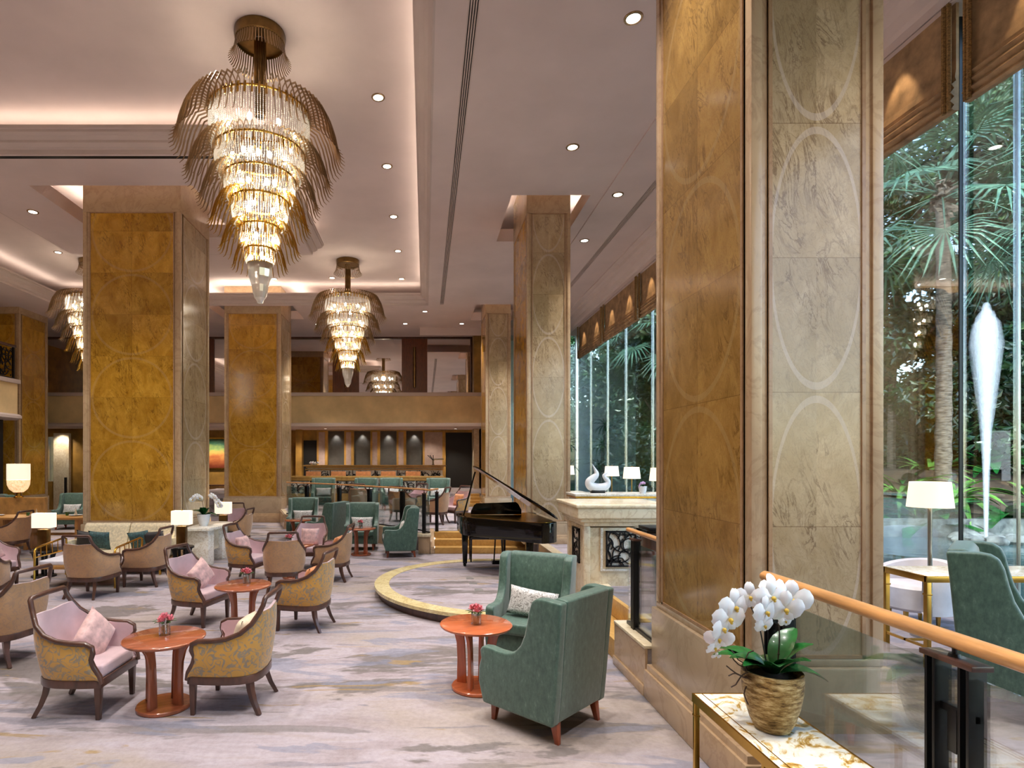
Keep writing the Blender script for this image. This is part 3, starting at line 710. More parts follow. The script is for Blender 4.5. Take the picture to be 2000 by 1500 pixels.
def wing(name='wing_chair', fab='green_velvet', legm='wood_red'):
    t = thing(name, '', 'wing chair')
    side = [(.33, .15), (.375, .30), (.375, .42), (.352, .50), (.362, .565), (.34, .60), (.28, .607), (.18, .597), (.09, .598), (.02, .625), (-.04, .69), (-.08, .78), (-.105, .88), (-.125, .98), (-.15, 1.045), (-.19, 1.072), (-.24, 1.08), (-.405, 1.07), (-.385, .85), (-.35, .40), (-.325, .15)]
    for s_ in (-1, 1):
        m = MB(); m.prism(side, .295, .385, 'x'); m.v = [(s_*(x+.03*max(0, z-.6)*(1)), y, z) for x, y, z in m.v]
        m.build('side_wing', fab, t, bevel=.02, seg=3, angle=50)
    m = MB(); m.prism([(-.20, .16), (-.17, .45), (-.21, .75), (-.265, 1.04), (-.29, 1.075), (-.33, 1.085), (-.405, 1.075), (-.385, .85), (-.352, .40), (-.325, .16)], -.31, .31, 'x')
    m.build('backrest', fab, t, bevel=.018, seg=3, angle=50)
    MB().box(-.30, .30, -.25, .325, .155, .335).build('seat_base', fab, t, bevel=.015)
    MB().box(-.292, .292, -.19, .365, .335, .455).build('seat_cushion', fab, t, bevel=.032, seg=3)
    for sx in (-1, 1):
        m = MB(); m.tbox(sx*.29, .285, 0, .16, .034, .034, .06, .06, -sx*.01, -.01); m.build('leg', legm, t, bevel=.004)
        m = MB(); m.tbox(sx*.29, -.31, 0, .16, .034, .034, .06, .06, -sx*.01, .03); m.build('leg', legm, t, bevel=.004)
    return Proto(t)
WG = wing()
def round_table(wood):
    t = thing('round_table', '', 'table'); r = .333
    m = MB(); m.lathe([(.30, .565), (.325, .572), (r, .582), (r, .592), (r-.012, .60), (.001, .60)], 48); m.lathe([(.30, .565), (.001, .565)], 48); m.build('tabletop', wood, t, weld=True)
    m = MB(); m.disc(.225, 0, .035, 40, bev=.008); m.build('base_disc', wood, t)
    for k in range(4):
        a = PI/4+k*PI/2
        m = MB(); pts = [(.095, .03), (.185, .03), (.180, .25), (.187, .40), (.215, .50), (.262, .568), (.13, .568), (.11, .40), (.10, .2)]
        m.prism([(x, z) for x, z in pts], -.014, .014, 'y'); m.xf(rz=a); m.build('leg', wood, t, bevel=.004)
    return Proto(t)
RT = round_table('wood_table'); RO = round_table('wood_orange')
def posy():
    t = thing('flower_vase', '', 'vase')
    m = MB(); m.lathe([(.034, 0), (.036, .004), (.036, .08), (.032, .08), (.031, .01), (.001, .01)], 16); m.build('glass', 'vase_glass', t)
    rnd = random.Random(4)
    m = MB()
    for k in range(9):
        a = rnd.uniform(0, 2*PI); m.tube([(.015*math.cos(a), .015*math.sin(a), .01), (.03*math.cos(a), .03*math.sin(a), .09)], .0025, 4)
    for k in range(9):
        a = k*.7; r = .055; leaf(m, (.02*math.cos(a), .02*math.sin(a), .08), a, .55, .06, .02)
    m.build('foliage', 'leaf_gloss', t)
    for k, (x, y, z) in enumerate(((0, 0, .12), (.03, .01, .105), (-.02, .025, .11), (-.01, -.03, .105))):
        m = MB()
        for q in range(3):
            for j in range(5):
                a = j*2*PI/5+q*.6; rr = .012+.008*q; petal(m, (x, y, z-.004*q), a, .9-.35*q, .03, .022)
        m.ball((x, y, z), .014, 8, 6); m.build('blossom', 'petal_pink', t)
    return Proto(t)
def petal(m, c, a, el, L, w):
    c = Vector(c); d = Vector((math.cos(a)*math.cos(el), math.sin(a)*math.cos(el), math.sin(el))); s_ = Vector((-math.sin(a), math.cos(a), 0)); u = d.cross(s_)
    rows = []
    for i, (l, ww) in enumerate(((0, .2), (.4, .9), (.8, .9), (1, .35))):
        rows.append([c+d*(L*l)+s_*(w/2*ww*q)-u*(L*.18*math.sin(PI*l)*(1-abs(q)*.3)) for q in (-1, 0, 1)])
    m.sheet(rows)
def leaf(m, c, a, el, L, w, droop=.35, n=5):
    c = Vector(c); s_ = Vector((-math.sin(a), math.cos(a), 0)); rows = []
    for i in range(n+1):
        l = i/n; e = el-droop*l*2
        d = Vector((math.cos(a)*math.cos(el-droop*l), math.sin(a)*math.cos(el-droop*l), math.sin(el-droop*l)))
        u = Vector((0, 0, 1)); ww = w/2*math.sin(PI*min(.98, max(.08, l)))**.7
        p = c+d*(L*l)
        rows.append([p-s_*ww+u*ww*.35, p, p+s_*ww+u*ww*.35])
    m.sheet(rows)
VZ = posy()
_vp = VZ.put
def _vput(loc, rz=0, label=None, group=None): return _vp(loc, rz, label, group, None, 1.3)
VZ.put = _vput
def at(base, a, lx, ly, lz):
    """point (lx,ly,lz) of a chair at base=(x,y,z) turned by a"""
    ca, sa = math.cos(a), math.sin(a); return (base[0]+lx*ca-ly*sa, base[1]+lx*sa+ly*ca, base[2]+lz)
def chair(proto, x, y, d, label, group, z=0, cu=None, culabel=None, cl=(0, 0), cg=None, twist=0, h=.60):
    a = face(*d); proto.put((x, y, z), a, label, group)
    if cu:
        p = at((x, y, z), a, cl[0], -.07+cl[1], h)
        cu.put(p, 0, culabel, cg, rot=(math.radians(16), math.radians(twist), a))
GA = 'bergere armchairs around the round tables'; GW = 'green wing chairs'; GC = 'cushions on the armchairs'
# front left set
chair(BG, -2.90, 4.95, (1, -.02), 'mauve and gold armchair at the front left, facing right to the vase table', GA, cu=C_PINK, culabel='pink cushion propped on its corner in the front left armchair', cl=(-.08, .10), cg=GC, twist=38, h=.585)
chair(BG, -1.64, 5.02, (-1, .04), 'gold paisley armchair right of the front table, seen from its back', GA, cu=C_CREAM, culabel='cream cushion leaning in the gold paisley armchair at the front', cg=GC, h=.59)
RT.put((-2.22, 4.93, 0), .5, 'front round wooden table between two armchairs with a pink flower vase', 'round tables')
VZ.put((-2.24, 4.98, .60), 0, 'small glass vase of pink flowers on the front left table', 'flower vases')
# second set
chair(BG, -2.96, 7.55, (1, -.26), 'mauve and gold armchair behind the front left set, facing the second table', GA, cu=C_PINK, culabel='pink cushion in the armchair left of the second table', cl=(-.05, .08), cg=GC, twist=30)
chair(BG, -1.50, 7.32, (-1, .22), 'gold paisley armchair in front of the stage, right of the second table', GA, cu=C_OR, culabel='orange cushion in the paisley armchair near the stage', cg=GC)
RT.put((-2.20, 7.0, 0), .3, 'second round wooden table, just behind the front pair of armchairs', 'round tables')
VZ.put((-2.18, 7.08, .60), .8, 'small glass vase of pink flowers on the second table', 'flower vases')
# third set
chair(BT, -2.28, 9.38, (-.18, 1), 'tan armchair seen squarely from behind, in the middle of the third set', GA)
chair(BG, -3.12, 10.15, (1, -.22), 'mauve armchair with pale cushion at the left of the third set', GA, cu=C_PINK, culabel='pale cushion in the left armchair of the third set', cg=GC)
chair(BT, -1.62, 10.2, (-1, .12), 'tan armchair at the right of the third set near the green chairs', GA, cu=C_OR, culabel='orange cushion in the tan armchair by the green chairs', cg=GC)
chair(BG, -2.26, 11.35, (0, -1), 'pink armchair facing us at the back of the third set', GA, cu=C_PINK, culabel='rose cushion in the pink armchair that faces us', cg=GC, cl=(0, .06))
RT.put((-2.32, 10.35, 0), .3, 'third round wooden table hidden behind the tan armchair', 'round tables')
VZ.put((-2.42, 10.3, .60), .8, 'small glass vase of pink flowers on the third table', 'flower vases')
# by the sofa
chair(BT, -5.18, 8.98, (.12, 1), 'tan armchair with its back to us in front of the cream sofa', GA)
chair(BT, -4.70, 9.82, (-1, .06), 'tan armchair beside the right end of the cream sofa', GA)
chair(BG, -7.15, 9.5, (1, -.35), 'mauve armchair at the far left with a pink cushion, facing the bench', GA, cu=C_PINK, culabel='pink cushion in the mauve armchair at the far left', cg=GC, cl=(0, .08), twist=20)
chair(BT, -6.3, 8.15, (-.35, .9), 'brown armchair at the left edge with its back to us', GA)
chair(BT, -4.42, 6.12, (-1, .18), 'large tan armchair cut off at the left edge, seen from behind', GA)
RT.put((-5.55, 7.0, 0), 0, 'round wooden table at the left edge behind the large tan armchair', 'round tables')
chair(BT, -9.2, 12.9, (-1, .1), 'tan armchair by the long dining table at the far left', GA)
chair(BT, -4.42, 13.6, (-1, .1), 'tan armchair behind the marble console by the gold column', GA, cu=None)
chair(BG, -4.95, 15.0, (.25, -1), 'mauve armchair facing us behind the second drum lamp', GA)
chair(BT, -10.3, 11.6, (.9, -.3), 'tan armchair farthest left in front of the long dining table', GA)
# green wing chairs
chair(WG, .97, 4.70, (-.70, .71), 'nearest green velvet wing chair seen from behind, beside the big column', GW)
chair(WG, 1.12, 6.10, (-.44, -.90), 'green velvet wing chair with a floral cushion facing the orange table', GW, cu=C_FLOR, culabel='white floral cushion in the wing chair beside the orange table', cg='floral cushions', cl=(-.02, .10), h=.60, twist=-6)
RO.put((.47, 5.33, 0), .35, 'orange lacquered round table beside the nearest green wing chairs', 'round tables')
VZ.put((.47, 5.30, .60), .3, 'small glass vase of pink roses on the orange round table', 'flower vases')
chair(WG, -1.50, 13.75, (.03, -1), 'green wing chair facing us behind the small rose table', GW, cu=C_FLOR, culabel='white floral cushion in the wing chair behind the rose table', cg='floral cushions')
chair(WG, -.56, 12.8, (-1, -.12), 'green wing chair in profile facing left beside the stone pillar', GW, cu=C_FLOR, culabel='floral cushion in the wing chair beside the stone pillar', cg='floral cushions')
chair(WG, -2.42, 14.35, (-.92, .38), 'green wing chair turned away behind the pink armchair', GW)
chair(WG, -3.30, 15.6, (.1, -1), 'farthest green wing chair on the lounge floor, by the railing', GW, cu=C_FLOR, culabel='white floral cushion in the wing chair by the railing', cg='floral cushions')
RT.put((-1.42, 12.85, 0), .2, 'round wooden table with a rose vase among the green wing chairs', 'round tables')
VZ.put((-1.42, 12.80, .60), .8, 'small vase of roses on the table among the green wing chairs', 'flower vases')
RT.put((-3.22, 14.65, 0), .2, 'round wooden table in front of the farthest green wing chair', 'round tables')
for x, y, d, l in ((-3.45, 19.6, (.1, -1), 'green wing chair at the left end of the raised row'), (-2.05, 19.6, (-.2, -1), 'second green wing chair from the left in the raised row'), (-1.12, 19.7, (.2, -1), 'third green wing chair from the left in the raised row'), (.42, 19.4, (-.15, -1), 'green wing chair at the right end of the raised row')):
    chair(WG, x, y, d, l, GW, z=PF, cu=C_FLOR, culabel=l.replace('green wing chair', 'floral cushion in the wing chair') if 'second' not in l and 'third' not in l else 'floral cushion in the '+l.split(' green')[0]+' raised wing chair', cg='floral cushions')
chair(BG, .86, 15.75, (-1, -.75), 'pink armchair on the raised floor right of the railing posts', GA, z=PF, cu=C_OR, culabel='orange cushion in the pink armchair at the top of the steps', cg=GC)
chair(BT, -.66, 16.0, (.35, .9), 'tan armchair with its back to us behind the railing', GA, z=PF)
chair(BT, .30, 15.3, (-.9, .35), 'tan armchair half hidden by the railing end posts', GA, z=PF)
chair(BT, -2.0, 17.7, (.1, 1), 'tan armchair below the second raised green chair', GA, z=PF)
chair(BG, -.3, 17.4, (-.7, -.7), 'pink armchair behind the railing in front of the third green chair', GA, z=PF)
chair(WG, -12.4, 17.6, (.7, .8), 'dark green wing chair turned away at the far left', GW)
chair(WG, -10.9, 17.8, (.1, -1), 'dark green wing chair facing us left of the gold column', GW, cu=C_FLOR, culabel='patterned cushion in the wing chair left of the gold column', cg='floral cushions')
chair(WG, 4.05, 3.86, (.70, -.71), 'green wing chair at the right edge behind the glass railing', GW, z=PF)

# ---- cream sofa
t = thing('sofa', 'cream and gold two seat sofa in front of the gold marble column', 'sofa', (-5.72, 11.02, 0))
for s_ in (-1, 1):
    m = MB(); rows = []
    m.prism([(.02, .30), (-.02, .36), (.10, .55), (.20, .84), (.25, .885), (.31, .87), (.33, .80), (.30, .30)], 0, .88, 'x'); m.v = [(s_*(x+.005), y, z) for x, y, z in m.v]
    m.build('back_cushion', 'ivory_gold', t, bevel=.035, seg=3)
    m = MB(); m.box(.005, .84, -.45, .08, .27, .42); m.v = [(s_*x, y, z) for x, y, z in m.v]; m.build('seat_cushion', 'ivory_gold', t, bevel=.03, seg=3)
    m = MB(); m.box(.84, .895, -.40, .30, .30, .62); m.v = [(s_*x, y, z) for x, y, z in m.v]; m.build('armrest', 'ivory_gold', t, bevel=.025, seg=3)
    for y in (-.40, .28): MB().tbox(s_*.86, y, 0, .22, .035, .035, .05, .05).build('leg', 'gilt', t, bevel=.004)
MB().box(-.89, .89, -.45, .33, .20, .27).build('frame', 'wood_oak', t, bevel=.01)
for c_, x, l, tw in ((C_DARK, -.68, 'black cushion at the left end of the cream sofa', 10), (C_TEAL, -.42, 'teal cushion at the left of the cream sofa', 4), (C_TEAL, .40, 'teal cushion at the right of the cream sofa', -8), (C_DARK, .70, 'black cushion at the right end of the cream sofa', -4)):
    c_.put((-5.72+x*.92, 11.02-.16, .60), 0, l, 'sofa cushions', rot=(.28, math.radians(tw), 0))
# ---- rattan bench with open sides
t = thing('rattan_bench', 'low golden rattan bench between the armchairs and the sofa', 'bench', (-5.75, 9.95, 0))
for s_ in (-1, 1):
    m = MB(); x = s_*.66
    m.tube([(x, -.45, 0), (x, -.45, .62), (x, -.40, .655), (x+.02*s_, .35, .72), (x+.02*s_, .42, .70), (x, .42, 0)], .018, 8)
    m.tube([(x, -.43, .50), (x, .42, .50)], .013, 6)
    for k in range(5): m.tube([(x, -.3+.15*k, .50), (x, -.3+.15*k, .66+.012*k)], .008, 5)
    m.build('side_frame', 'gilt', t)
MB().box(-.66, .66, -.42, .40, .30, .36).build('seat_frame', 'wood_oak', t, bevel=.01)
MB().box(-.63, .63, -.40, .38, .36, .44).build('seat_pad', 'white_fabric', t, bevel=.025, seg=3)
# ---- drum side tables with lamps
def drum():
    t = thing('drum_table', '', 'side table')
    MB().disc(.22, .44, .475, 32).build('tabletop', 'black_metal', t); MB().disc(.20, 0, .03, 32).build('base_disc', 'black_metal', t)
    for k in range(4):
        a = PI/4+k*PI/2; m = MB(); m.prism([(.09, .03), (.15, .03), (.15, .2), (.165, .33), (.20, .44), (.10, .44), (.09, .25)], -.02, .02, 'y'); m.xf(rz=a); m.build('leg', 'black_metal', t, bevel=.003)
    return Proto(t)
DT = drum()
def table_lamp(rect=True, bh=.38, bw=.085, basem='bronze', sw=.17, sh=.26, sd=.09, cone=.0):
    t = thing('table_lamp', '', 'lamp')
    if rect:
        MB().box(-bw, bw, -bw*.7, bw*.7, 0, bh).build('base', basem, t, bevel=.006)
        z = bh+.03; m = MB()
        o = [(-sw, -sd), (sw, -sd), (sw, sd), (-sw, sd)]
        m.sheet([[(x, y, z) for x, y in o], [(x*(1-cone), y*(1-cone), z+sh) for x, y in o]], True)
    else:
        m = MB(); m.lathe([(.07, 0), (.07, .012), (.012, .02), (.012, bh+.05)], 16, closed=True); m.build('base', basem, t)
        z = bh; m = MB(); m.lathe([(sw, z), (sw*(1-cone), z+sh)], 32)
    s_ = m.build('shade', 'lamp_shade', t)
    MB().tube([(0, 0, bh), (0, 0, z+sh+.03)], .006, 6).build('rod', 'brass', t)
    MB().ball((0, 0, z+sh*.5), .03, 8, 6).build('bulb', 'bulb', t)
    return Proto(t)
TL = table_lamp()
for x, y, l in ((-6.88, 10.45, 'left of the rattan bench'), (-4.6, 10.95, 'right of the cream sofa'), (-4.6, 13.2, 'behind the marble console')):
    DT.put((x, y, 0), 0, 'black drum side table '+l, 'drum side tables')
    TL.put((x, y, .475), 0, 'bronze lamp with lit rectangular shade on the drum table '+l, 'drum table lamps')
    light('POINT', (x, y, 1.02), 9, (1, .78, .5), shadow_soft_size=.05)
# ---- marble console with orchid
t = thing('marble_console', 'rough sided marble console table carrying a white orchid by the gold column', 'console table', (-4.48, 12.05, 0))
MB().prism([(-.30, -.68), (.22, -.62), (.30, -.2), (.30, .55), (.1, .68), (-.30, .68)], .70, .76).build('tabletop', 'white_marble', t, bevel=.01)
for y in (-.45, .35):
    m = MB(); m.prism([(-.25, y-.12), (.18, y-.12), (.22, y+.1), (-.25, y+.12)], 0, .70); m.build('pedestal', 'white_marble', t, bevel=.02)
MB().box(-.24, .1, -.33, .25, .25, .70).build('side_panel', 'cream_marble', t)

# ---- orchids
def orchid(name, label, loc, pot, potmat, arcs_, scale=1, leaves=11, petalm='petal_white', fs=.05, seed=1, leafL=.16, group=None, twigs=False):
    rnd = random.Random(seed)
    t = thing(name, label, 'potted plant', loc, 0, group)
    m = MB(); m.lathe(pot+[(pot[-1][0]-.014, pot[-1][1]-.002), (pot[-1][0]-.02, pot[-1][1]-.04), (.001, pot[-1][1]-.04)], 40); m.lathe([(pot[0][0], pot[0][1]), (.001, pot[0][1])], 40); po = m.build('pot', potmat, t, weld=True)
    top = pot[-1][1]
    m = MB(); m.lathe([(pot[-1][0]-.016, top-.035), (.05, top-.012), (.001, top-.008)], 20); m.build('moss', 'soil', t)
    for k in range(leaves):
        a = k*2.4+rnd.uniform(-.3, .3); el = .45+1.05*((k*.37) % 1); m = MB(); L = leafL*rnd.uniform(.8, 1.15)
        leaf(m, (.02*math.cos(a), .02*math.sin(a), top-.02), a, el, L, L*.48, .55, 8); m.build('leaf', 'leaf_gloss', t, angle=180)
    for arc, flowers in arcs_:
        m = MB(); pts = [Vector(p) for p in arc]
        sm = []
        for i in range(len(pts)-1):
            for q in range(6):
                u = q/6; p0 = pts[max(0, i-1)]; p1 = pts[i]; p2 = pts[i+1]; p3 = pts[min(len(pts)-1, i+2)]
                sm.append(.5*((2*p1)+(-p0+p2)*u+(2*p0-5*p1+4*p2-p3)*u*u+(-p0+3*p1-3*p2+p3)*u**3))
        sm.append(pts[-1]); m.tube(sm, [.0036]*(len(sm)-6)+[.0028]*6, 6)
        for q in sm[4::7]: m.ball(q, .006, 6, 4)
        stem_o = m.build('stem', 'stem_dark', t)
        for (f, ox, oy, oz, yaw, tilt, sc_) in flowers:
            p = sm[min(len(sm)-1, int(f*(len(sm)-1)))]+Vector((ox, oy, oz))
            m = MB(); s2 = fs*sc_
            # two broad side petals, three sepals, in a plane that faces -Y before turning
            for ang, L, w_ in ((0, 1.0, 1.15), (PI, 1.0, 1.15), (PI/2, .95, .7), (-PI*.30, .85, .62), (-PI*.70, .85, .62)):
                rows = []
                for l, ww_ in ((0, .15), (.25, .7), (.55, 1), (.82, .8), (1, .3)):
                    row = []
                    for qq in (-1, -.5, 0, .5, 1):
                        lx = s2*L*l; ly = s2*w_*.5*ww_*qq; row.append((lx*math.cos(ang)-ly*math.sin(ang), -.12*s2*math.sin(PI*l)+.10*s2*qq*qq+(.004 if abs(ang) > .1 and ang != PI else 0), lx*math.sin(ang)+ly*math.cos(ang)))
                    rows.append(row)
                m.sheet(rows)
            m.xf(p, rz=yaw, rx=tilt); fo = m.build('blossom', petalm, t, angle=180)
            c = MB(); c.ball((0, -.16*s2, -.08*s2), .13*s2, 8, 6); c.ball((0, -.22*s2, -.20*s2), .08*s2, 6, 4); c.xf(p, rz=yaw, rx=tilt); c.build('lip', 'yellow_lip', fo)
    if twigs:
        m = MB()
        for k in range(7):
            p = Vector((-.10, -.02, top-.02)); pts = [p.copy()]; d = Vector((-1, rnd.uniform(-.4, .4), rnd.uniform(-.9, 1.0))).normalized()
            for q in range(6):
                d = (d+Vector((rnd.uniform(-.6, .6), rnd.uniform(-.5, .5), rnd.uniform(-.7, .7)))).normalized(); p = p+d*.025; pts.append(p.copy())
            m.tube(pts, .0032, 5)
        m.build('twig', 'stem_dark', t)
    return t
pot1 = [(.052, 0), (.075, .004), (.098, .05), (.118, .12), (.130, .19), (.134, .25), (.132, .285)]
st1 = [(-.02, .0, .26), (-.045, -.005, .40), (-.075, -.01, .52), (-.13, -.015, .615), (-.20, -.02, .60), (-.25, -.02, .53), (-.285, -.02, .44), (-.285, -.02, .385)]
st2 = [(.02, 0, .26), (.035, 0, .42), (.03, 0, .55), (.02, -.01, .63), (-.03, -.03, .66), (-.075, -.04, .60), (-.09, -.04, .50)]
F1 = [(.40, 0, -.02, .05, .3, -.1, .9), (.50, .03, -.03, .035, -.1, 0, 1.05), (.58, -.015, -.04, .01, .3, .1, 1.3), (.67, -.01, -.05, 0, .2, .15, 1.3), (.76, -.02, -.05, -.005, .6, .2, 1.15), (.83, -.01, -.04, -.01, -.3, .3, 1.0), (.91, -.015, -.03, -.005, .5, .5, .8), (.99, 0, -.01, -.03, 0, .6, .35)]
F2 = [(.50, .05, -.03, .01, -.3, 0, 1.35), (.62, .03, -.05, -.055, -.1, .2, 1.3), (.66, 0, -.02, .03, .2, -.3, 1.1), (.74, .0, -.04, .01, .2, 0, 1.25), (.82, -.015, -.05, -.02, .4, .1, 1.15), (.92, .0, -.04, -.02, .3, .3, .8), (.30, .012, -.03, .02, .2, .1, .55)]
orchid('potted_orchid', 'white orchid in a ribbed gold pot on the brass console beside the railing', (1.68, 2.80, .80), pot1, 'gold_pot', [(st1, F1), (st2, F2)], seed=3, fs=.068, twigs=True, leafL=.23, leaves=13)
pot2 = [(.07, 0), (.10, .06), (.125, .16), (.135, .24)]
s2a = [(0, 0, .2), (-.02, 0, .42), (-.06, 0, .56), (-.15, 0, .60), (-.24, 0, .52)]
s2b = [(.02, 0, .2), (.05, 0, .45), (.10, 0, .60), (.20, 0, .60), (.30, 0, .48), (.34, 0, .40)]
ff = [(.5+.06*k, 0, -.02, 0, .4*((k % 3)-1), .1, 1.3) for k in range(9)]
orchid('potted_orchid', 'white orchid in a silver pot on the marble console by the gold column', (-4.53, 11.85, .76), pot2, 'white_glaze', [(s2a, ff), (s2b, ff)], seed=5, fs=.05, leafL=.24)

# ---- brass console under the near orchid
t = thing('brass_console', 'brass framed console table with gold veined marble top in the near corner', 'console table', (1.695, 2.35, 0))
MB().box(-.195, .195, -.87, .87, .775, .80).build('tabletop', 'gold_onyx', t, bevel=.003)
m = MB(); m.box(-.205, -.195, -.88, .88, .755, .801).box(.195, .205, -.88, .88, .755, .801).box(-.195, .195, .87, .88, .755, .801).box(-.195, .195, -.88, -.87, .755, .801); m.box(-.155, -.150, -.87, .87, .7998, .8012)
m.build('frame', 'gilt', t)
for sx in (-1, 1):
    for sy in (-1, 1):
        m = MB(); m.box(sx*.19-.013, sx*.19+.013, sy*.86-.013, sy*.86+.013, 0, .757).box(sx*.19-.016, sx*.19+.016, sy*.86-.016, sy*.86+.016, .68, .69); m.build('leg', 'gilt', t, bevel=.002)
# ================================================================== STAGE, PIANO
t = thing('stage', 'low round carpeted stage with a pale marble rim under the piano', 'stage', (1.36, 9.25, 0), kind='structure')
def arc_pts(r, n=96, xmax=.60):
    return [(min(r*math.cos(2*PI*k/n), xmax), r*math.sin(2*PI*k/n)) for k in range(n)]
MB().prism(arc_pts(1.93), 0, .152).build('carpet_top', 'carpet', t, smooth=False)
def ring(r0, r1, z0, z1, mat, nm, bev=.008):
    m = MB(); n = 96; rows = []
    for r, z in ((r0, z0), (r1, z0), (r1, z1), (r0, z1), (r0, z0)): rows.append([(min(r*math.cos(2*PI*k/n), .605+(r-1.9)*.01), r*math.sin(2*PI*k/n), z) for k in range(n)])
    m.sheet(rows, True); return m.build(nm, mat, t)
ring(1.93, 2.16, .115, .16, 'rim_marble', 'marble_rim'); ring(1.95, 2.09, .0, .115, 'wood_dark', 'riser')
m = MB()
for x, y in ((-.62, .3), (-.60, -.10), (-.55, -.55)): m.box(x-.06, x+.06, y-.07, y+.07, .152, .156)
m.build('floor_box', 'silver_box', t)

pn = thing('grand_piano', 'black lacquered grand piano with raised lid on the round stage', 'piano', (1.37, 9.95, .155), math.radians(3))
# plan: hinge (straight) side at +x, keyboard at +y, tail at -y
def outline(sc=1.0, tail=-.95):
    p = [(.72, .95), (-.72, .95), (-.72, .35)]
    for k in range(1, 13):
        u = k/12
        x = -.72+.95*(u**1.3)*1.0; y = .35-1.15*(u**.62)+.18*math.sin(PI*u)
        p.append((x, y))
    for k in range(0, 9):
        a = PI+ (PI/2)+ (PI/2)*k/8
        p.append((.40+.32*math.cos(a)*1.0, -.63+.32*math.sin(a)))
    return [(x*sc, y) for x, y in p]
OL = outline()
MB().prism(OL, .64, .96).build('case', 'black_lacquer', pn, bevel=.012, angle=25)
m = MB(); m.prism([(x*.93, y*.93) for x, y in OL], .955, .965); m.build('soundboard', 'gilt', pn)
MB().box(-.70, .70, .72, .96, .66, .80).build('key_block', 'black_lacquer', pn, bevel=.01)
kb = MB().box(-.62, .62, .80, .955, .801, .815).build('keyboard', 'white_glaze', pn)
m = MB()
for k in range(36):
    if k % 7 in (2, 6): continue
    m.box(-.60+k*.0344+.012, -.60+k*.0344+.026, .80, .89, .815, .826)
m.build('black_keys', 'black_lacquer', kb)
MB().box(-.72, -.62, .70, .98, .64, .97).box(.62, .72, .70, .98, .64, .97).build('cheek', 'black_lacquer', pn, bevel=.015)
# lid, hinged along x=.72
m = MB(); lo = [(x*1.02, y) for x, y in OL if y < .60]; lo = [(.735, .60), (-.735, .60)]+lo[0:]
m.prism(lo, 0, .036); th = math.radians(35)
m.v = [(.735+(x-.735)*math.cos(th), y, .975+z*math.cos(th)-(x-.735)*math.sin(th)) for x, y, z in m.v]
m.build('lid', 'black_lacquer', pn, bevel=.004, angle=25)
m = MB(); m.tube([(-.66, .42, .96), (-.45, .42, 1.74)], .014, 6); m.build('lid_prop', 'black_lacquer', pn)
m = MB(); m.prism([(-.52, .97), (-.52, 1.03), (-.46, 1.14), (-.42, 1.17), (.30, 1.19), (.34, 1.16), (.40, 1.05), (.40, .97)], .48, .50, 'y'); m.build('music_desk', 'black_lacquer', pn, bevel=.004)
for x, y in ((-.60, .72), (.60, .72), (.30, -.55)):
    m = MB(); m.tbox(x, y, .05, .64, .075, .075, .12, .12); m.lathe([(.02, 0), (.035, .02), (.02, .05)], 12, (x, y, 0)); m.build('leg', 'black_lacquer', pn, bevel=.006)
m = MB(); m.box(-.12, .12, .54, .66, .06, .13); m.tube([(-.08, .6, .13), (-.05, .6, .64)], .014, 6); m.tube([(.08, .6, .13), (.05, .6, .64)], .014, 6)
for x in (-.06, 0, .06): m.box(x-.012, x+.012, .66, .76, .04, .05)
m.build('pedal_lyre', 'black_lacquer', pn)
pb = thing('piano_bench', 'black piano bench seen between the legs under the grand piano', 'bench', (1.20, 11.20, .155))
MB().box(-.36, .36, -.17, .17, .43, .50).build('seat', 'black_lacquer', pb, bevel=.015)
for x in (-.32, .32):
    for y in (-.13, .13): MB().tbox(x, y, 0, .43, .03, .03, .045, .045).build('leg', 'black_lacquer', pb)

# ------------------------------------------------------------------ marble stand with fretwork
t = thing('marble_stand', 'cream marble pedestal stand with black fretwork panel by the stage', 'pedestal', (2.62, 8.15, 0))
a, b = .47, .42
MB().box(-a, a, -b, b, 0, 1.20).build('body', 'cream_marble', t, bevel=.008)
m = MB(); m.box(-a-.045, a+.045, -b-.045, b+.045, 1.22, 1.28).box(-a-.10, a+.10, -b-.10, b+.10, 1.28, 1.33).box(-a-.15, a+.15, -b-.15, b+.15, 1.33, 1.47); m.build('cornice', 'cream_marble', t, bevel=.018, seg=3)
MB().box(-a-.17, a+.17, -b-.17, b+.17, 1.47, 1.52).build('top_slab', 'cream_marble', t, bevel=.018, seg=3)
for sx in (-1, 1):
    for sy in (-1, 1): MB().box(*sorted((sx*(a-.05), sx*(a+.035))), *sorted((sy*(b-.05), sy*(b+.035))), 0, 1.22).build('pilaster', 'cream_marble', t, bevel=.01)
MB().box(-a-.05, a+.05, -b-.05, b+.05, 0, .10).build('base', 'trim_stone', t, bevel=.01)
def fret(parent, x0, x1, z0, z1, cell, r, seed, mat='black_metal', back='white_marble', rz=0, loc=(0, 0, 0), frm=.016):
    m = MB().box(x0, x1, .0, .008, z0, z1); bk = m.build('fretwork_panel', back, parent, loc=loc); bk.rotation_euler = (0, 0, rz)
    m = MB(); arcs(m, x0, x1, z0, z1, cell, r, seed, y=-.012, seg=12)
    f_ = frm; m.box(x0, x1, -.022, 0, z0, z0+f_).box(x0, x1, -.022, 0, z1-f_, z1).box(x0, x0+f_, -.022, 0, z0, z1).box(x1-f_, x1, -.022, 0, z0, z1)
    m.build('fretwork', mat, bk); return bk
fret(t, -.24, .24, .68, 1.16, .17, .010, 21, loc=(.03, -b-.012, 0), frm=.02)
fret(t, -.18, .18, .68, 1.16, .17, .010, 8, loc=(-a-.012, 0, 0), rz=-PI/2, frm=.02)
m = MB()
for x0, x1 in ((-.28, -.25), (.31, .34)): m.box(x0, x1, -b-.02, -b, .64, 1.20)
m.box(-.28, .34, -b-.02, -b, .62, .65); m.build('panel_moulding', 'white_marble', t, bevel=.004)

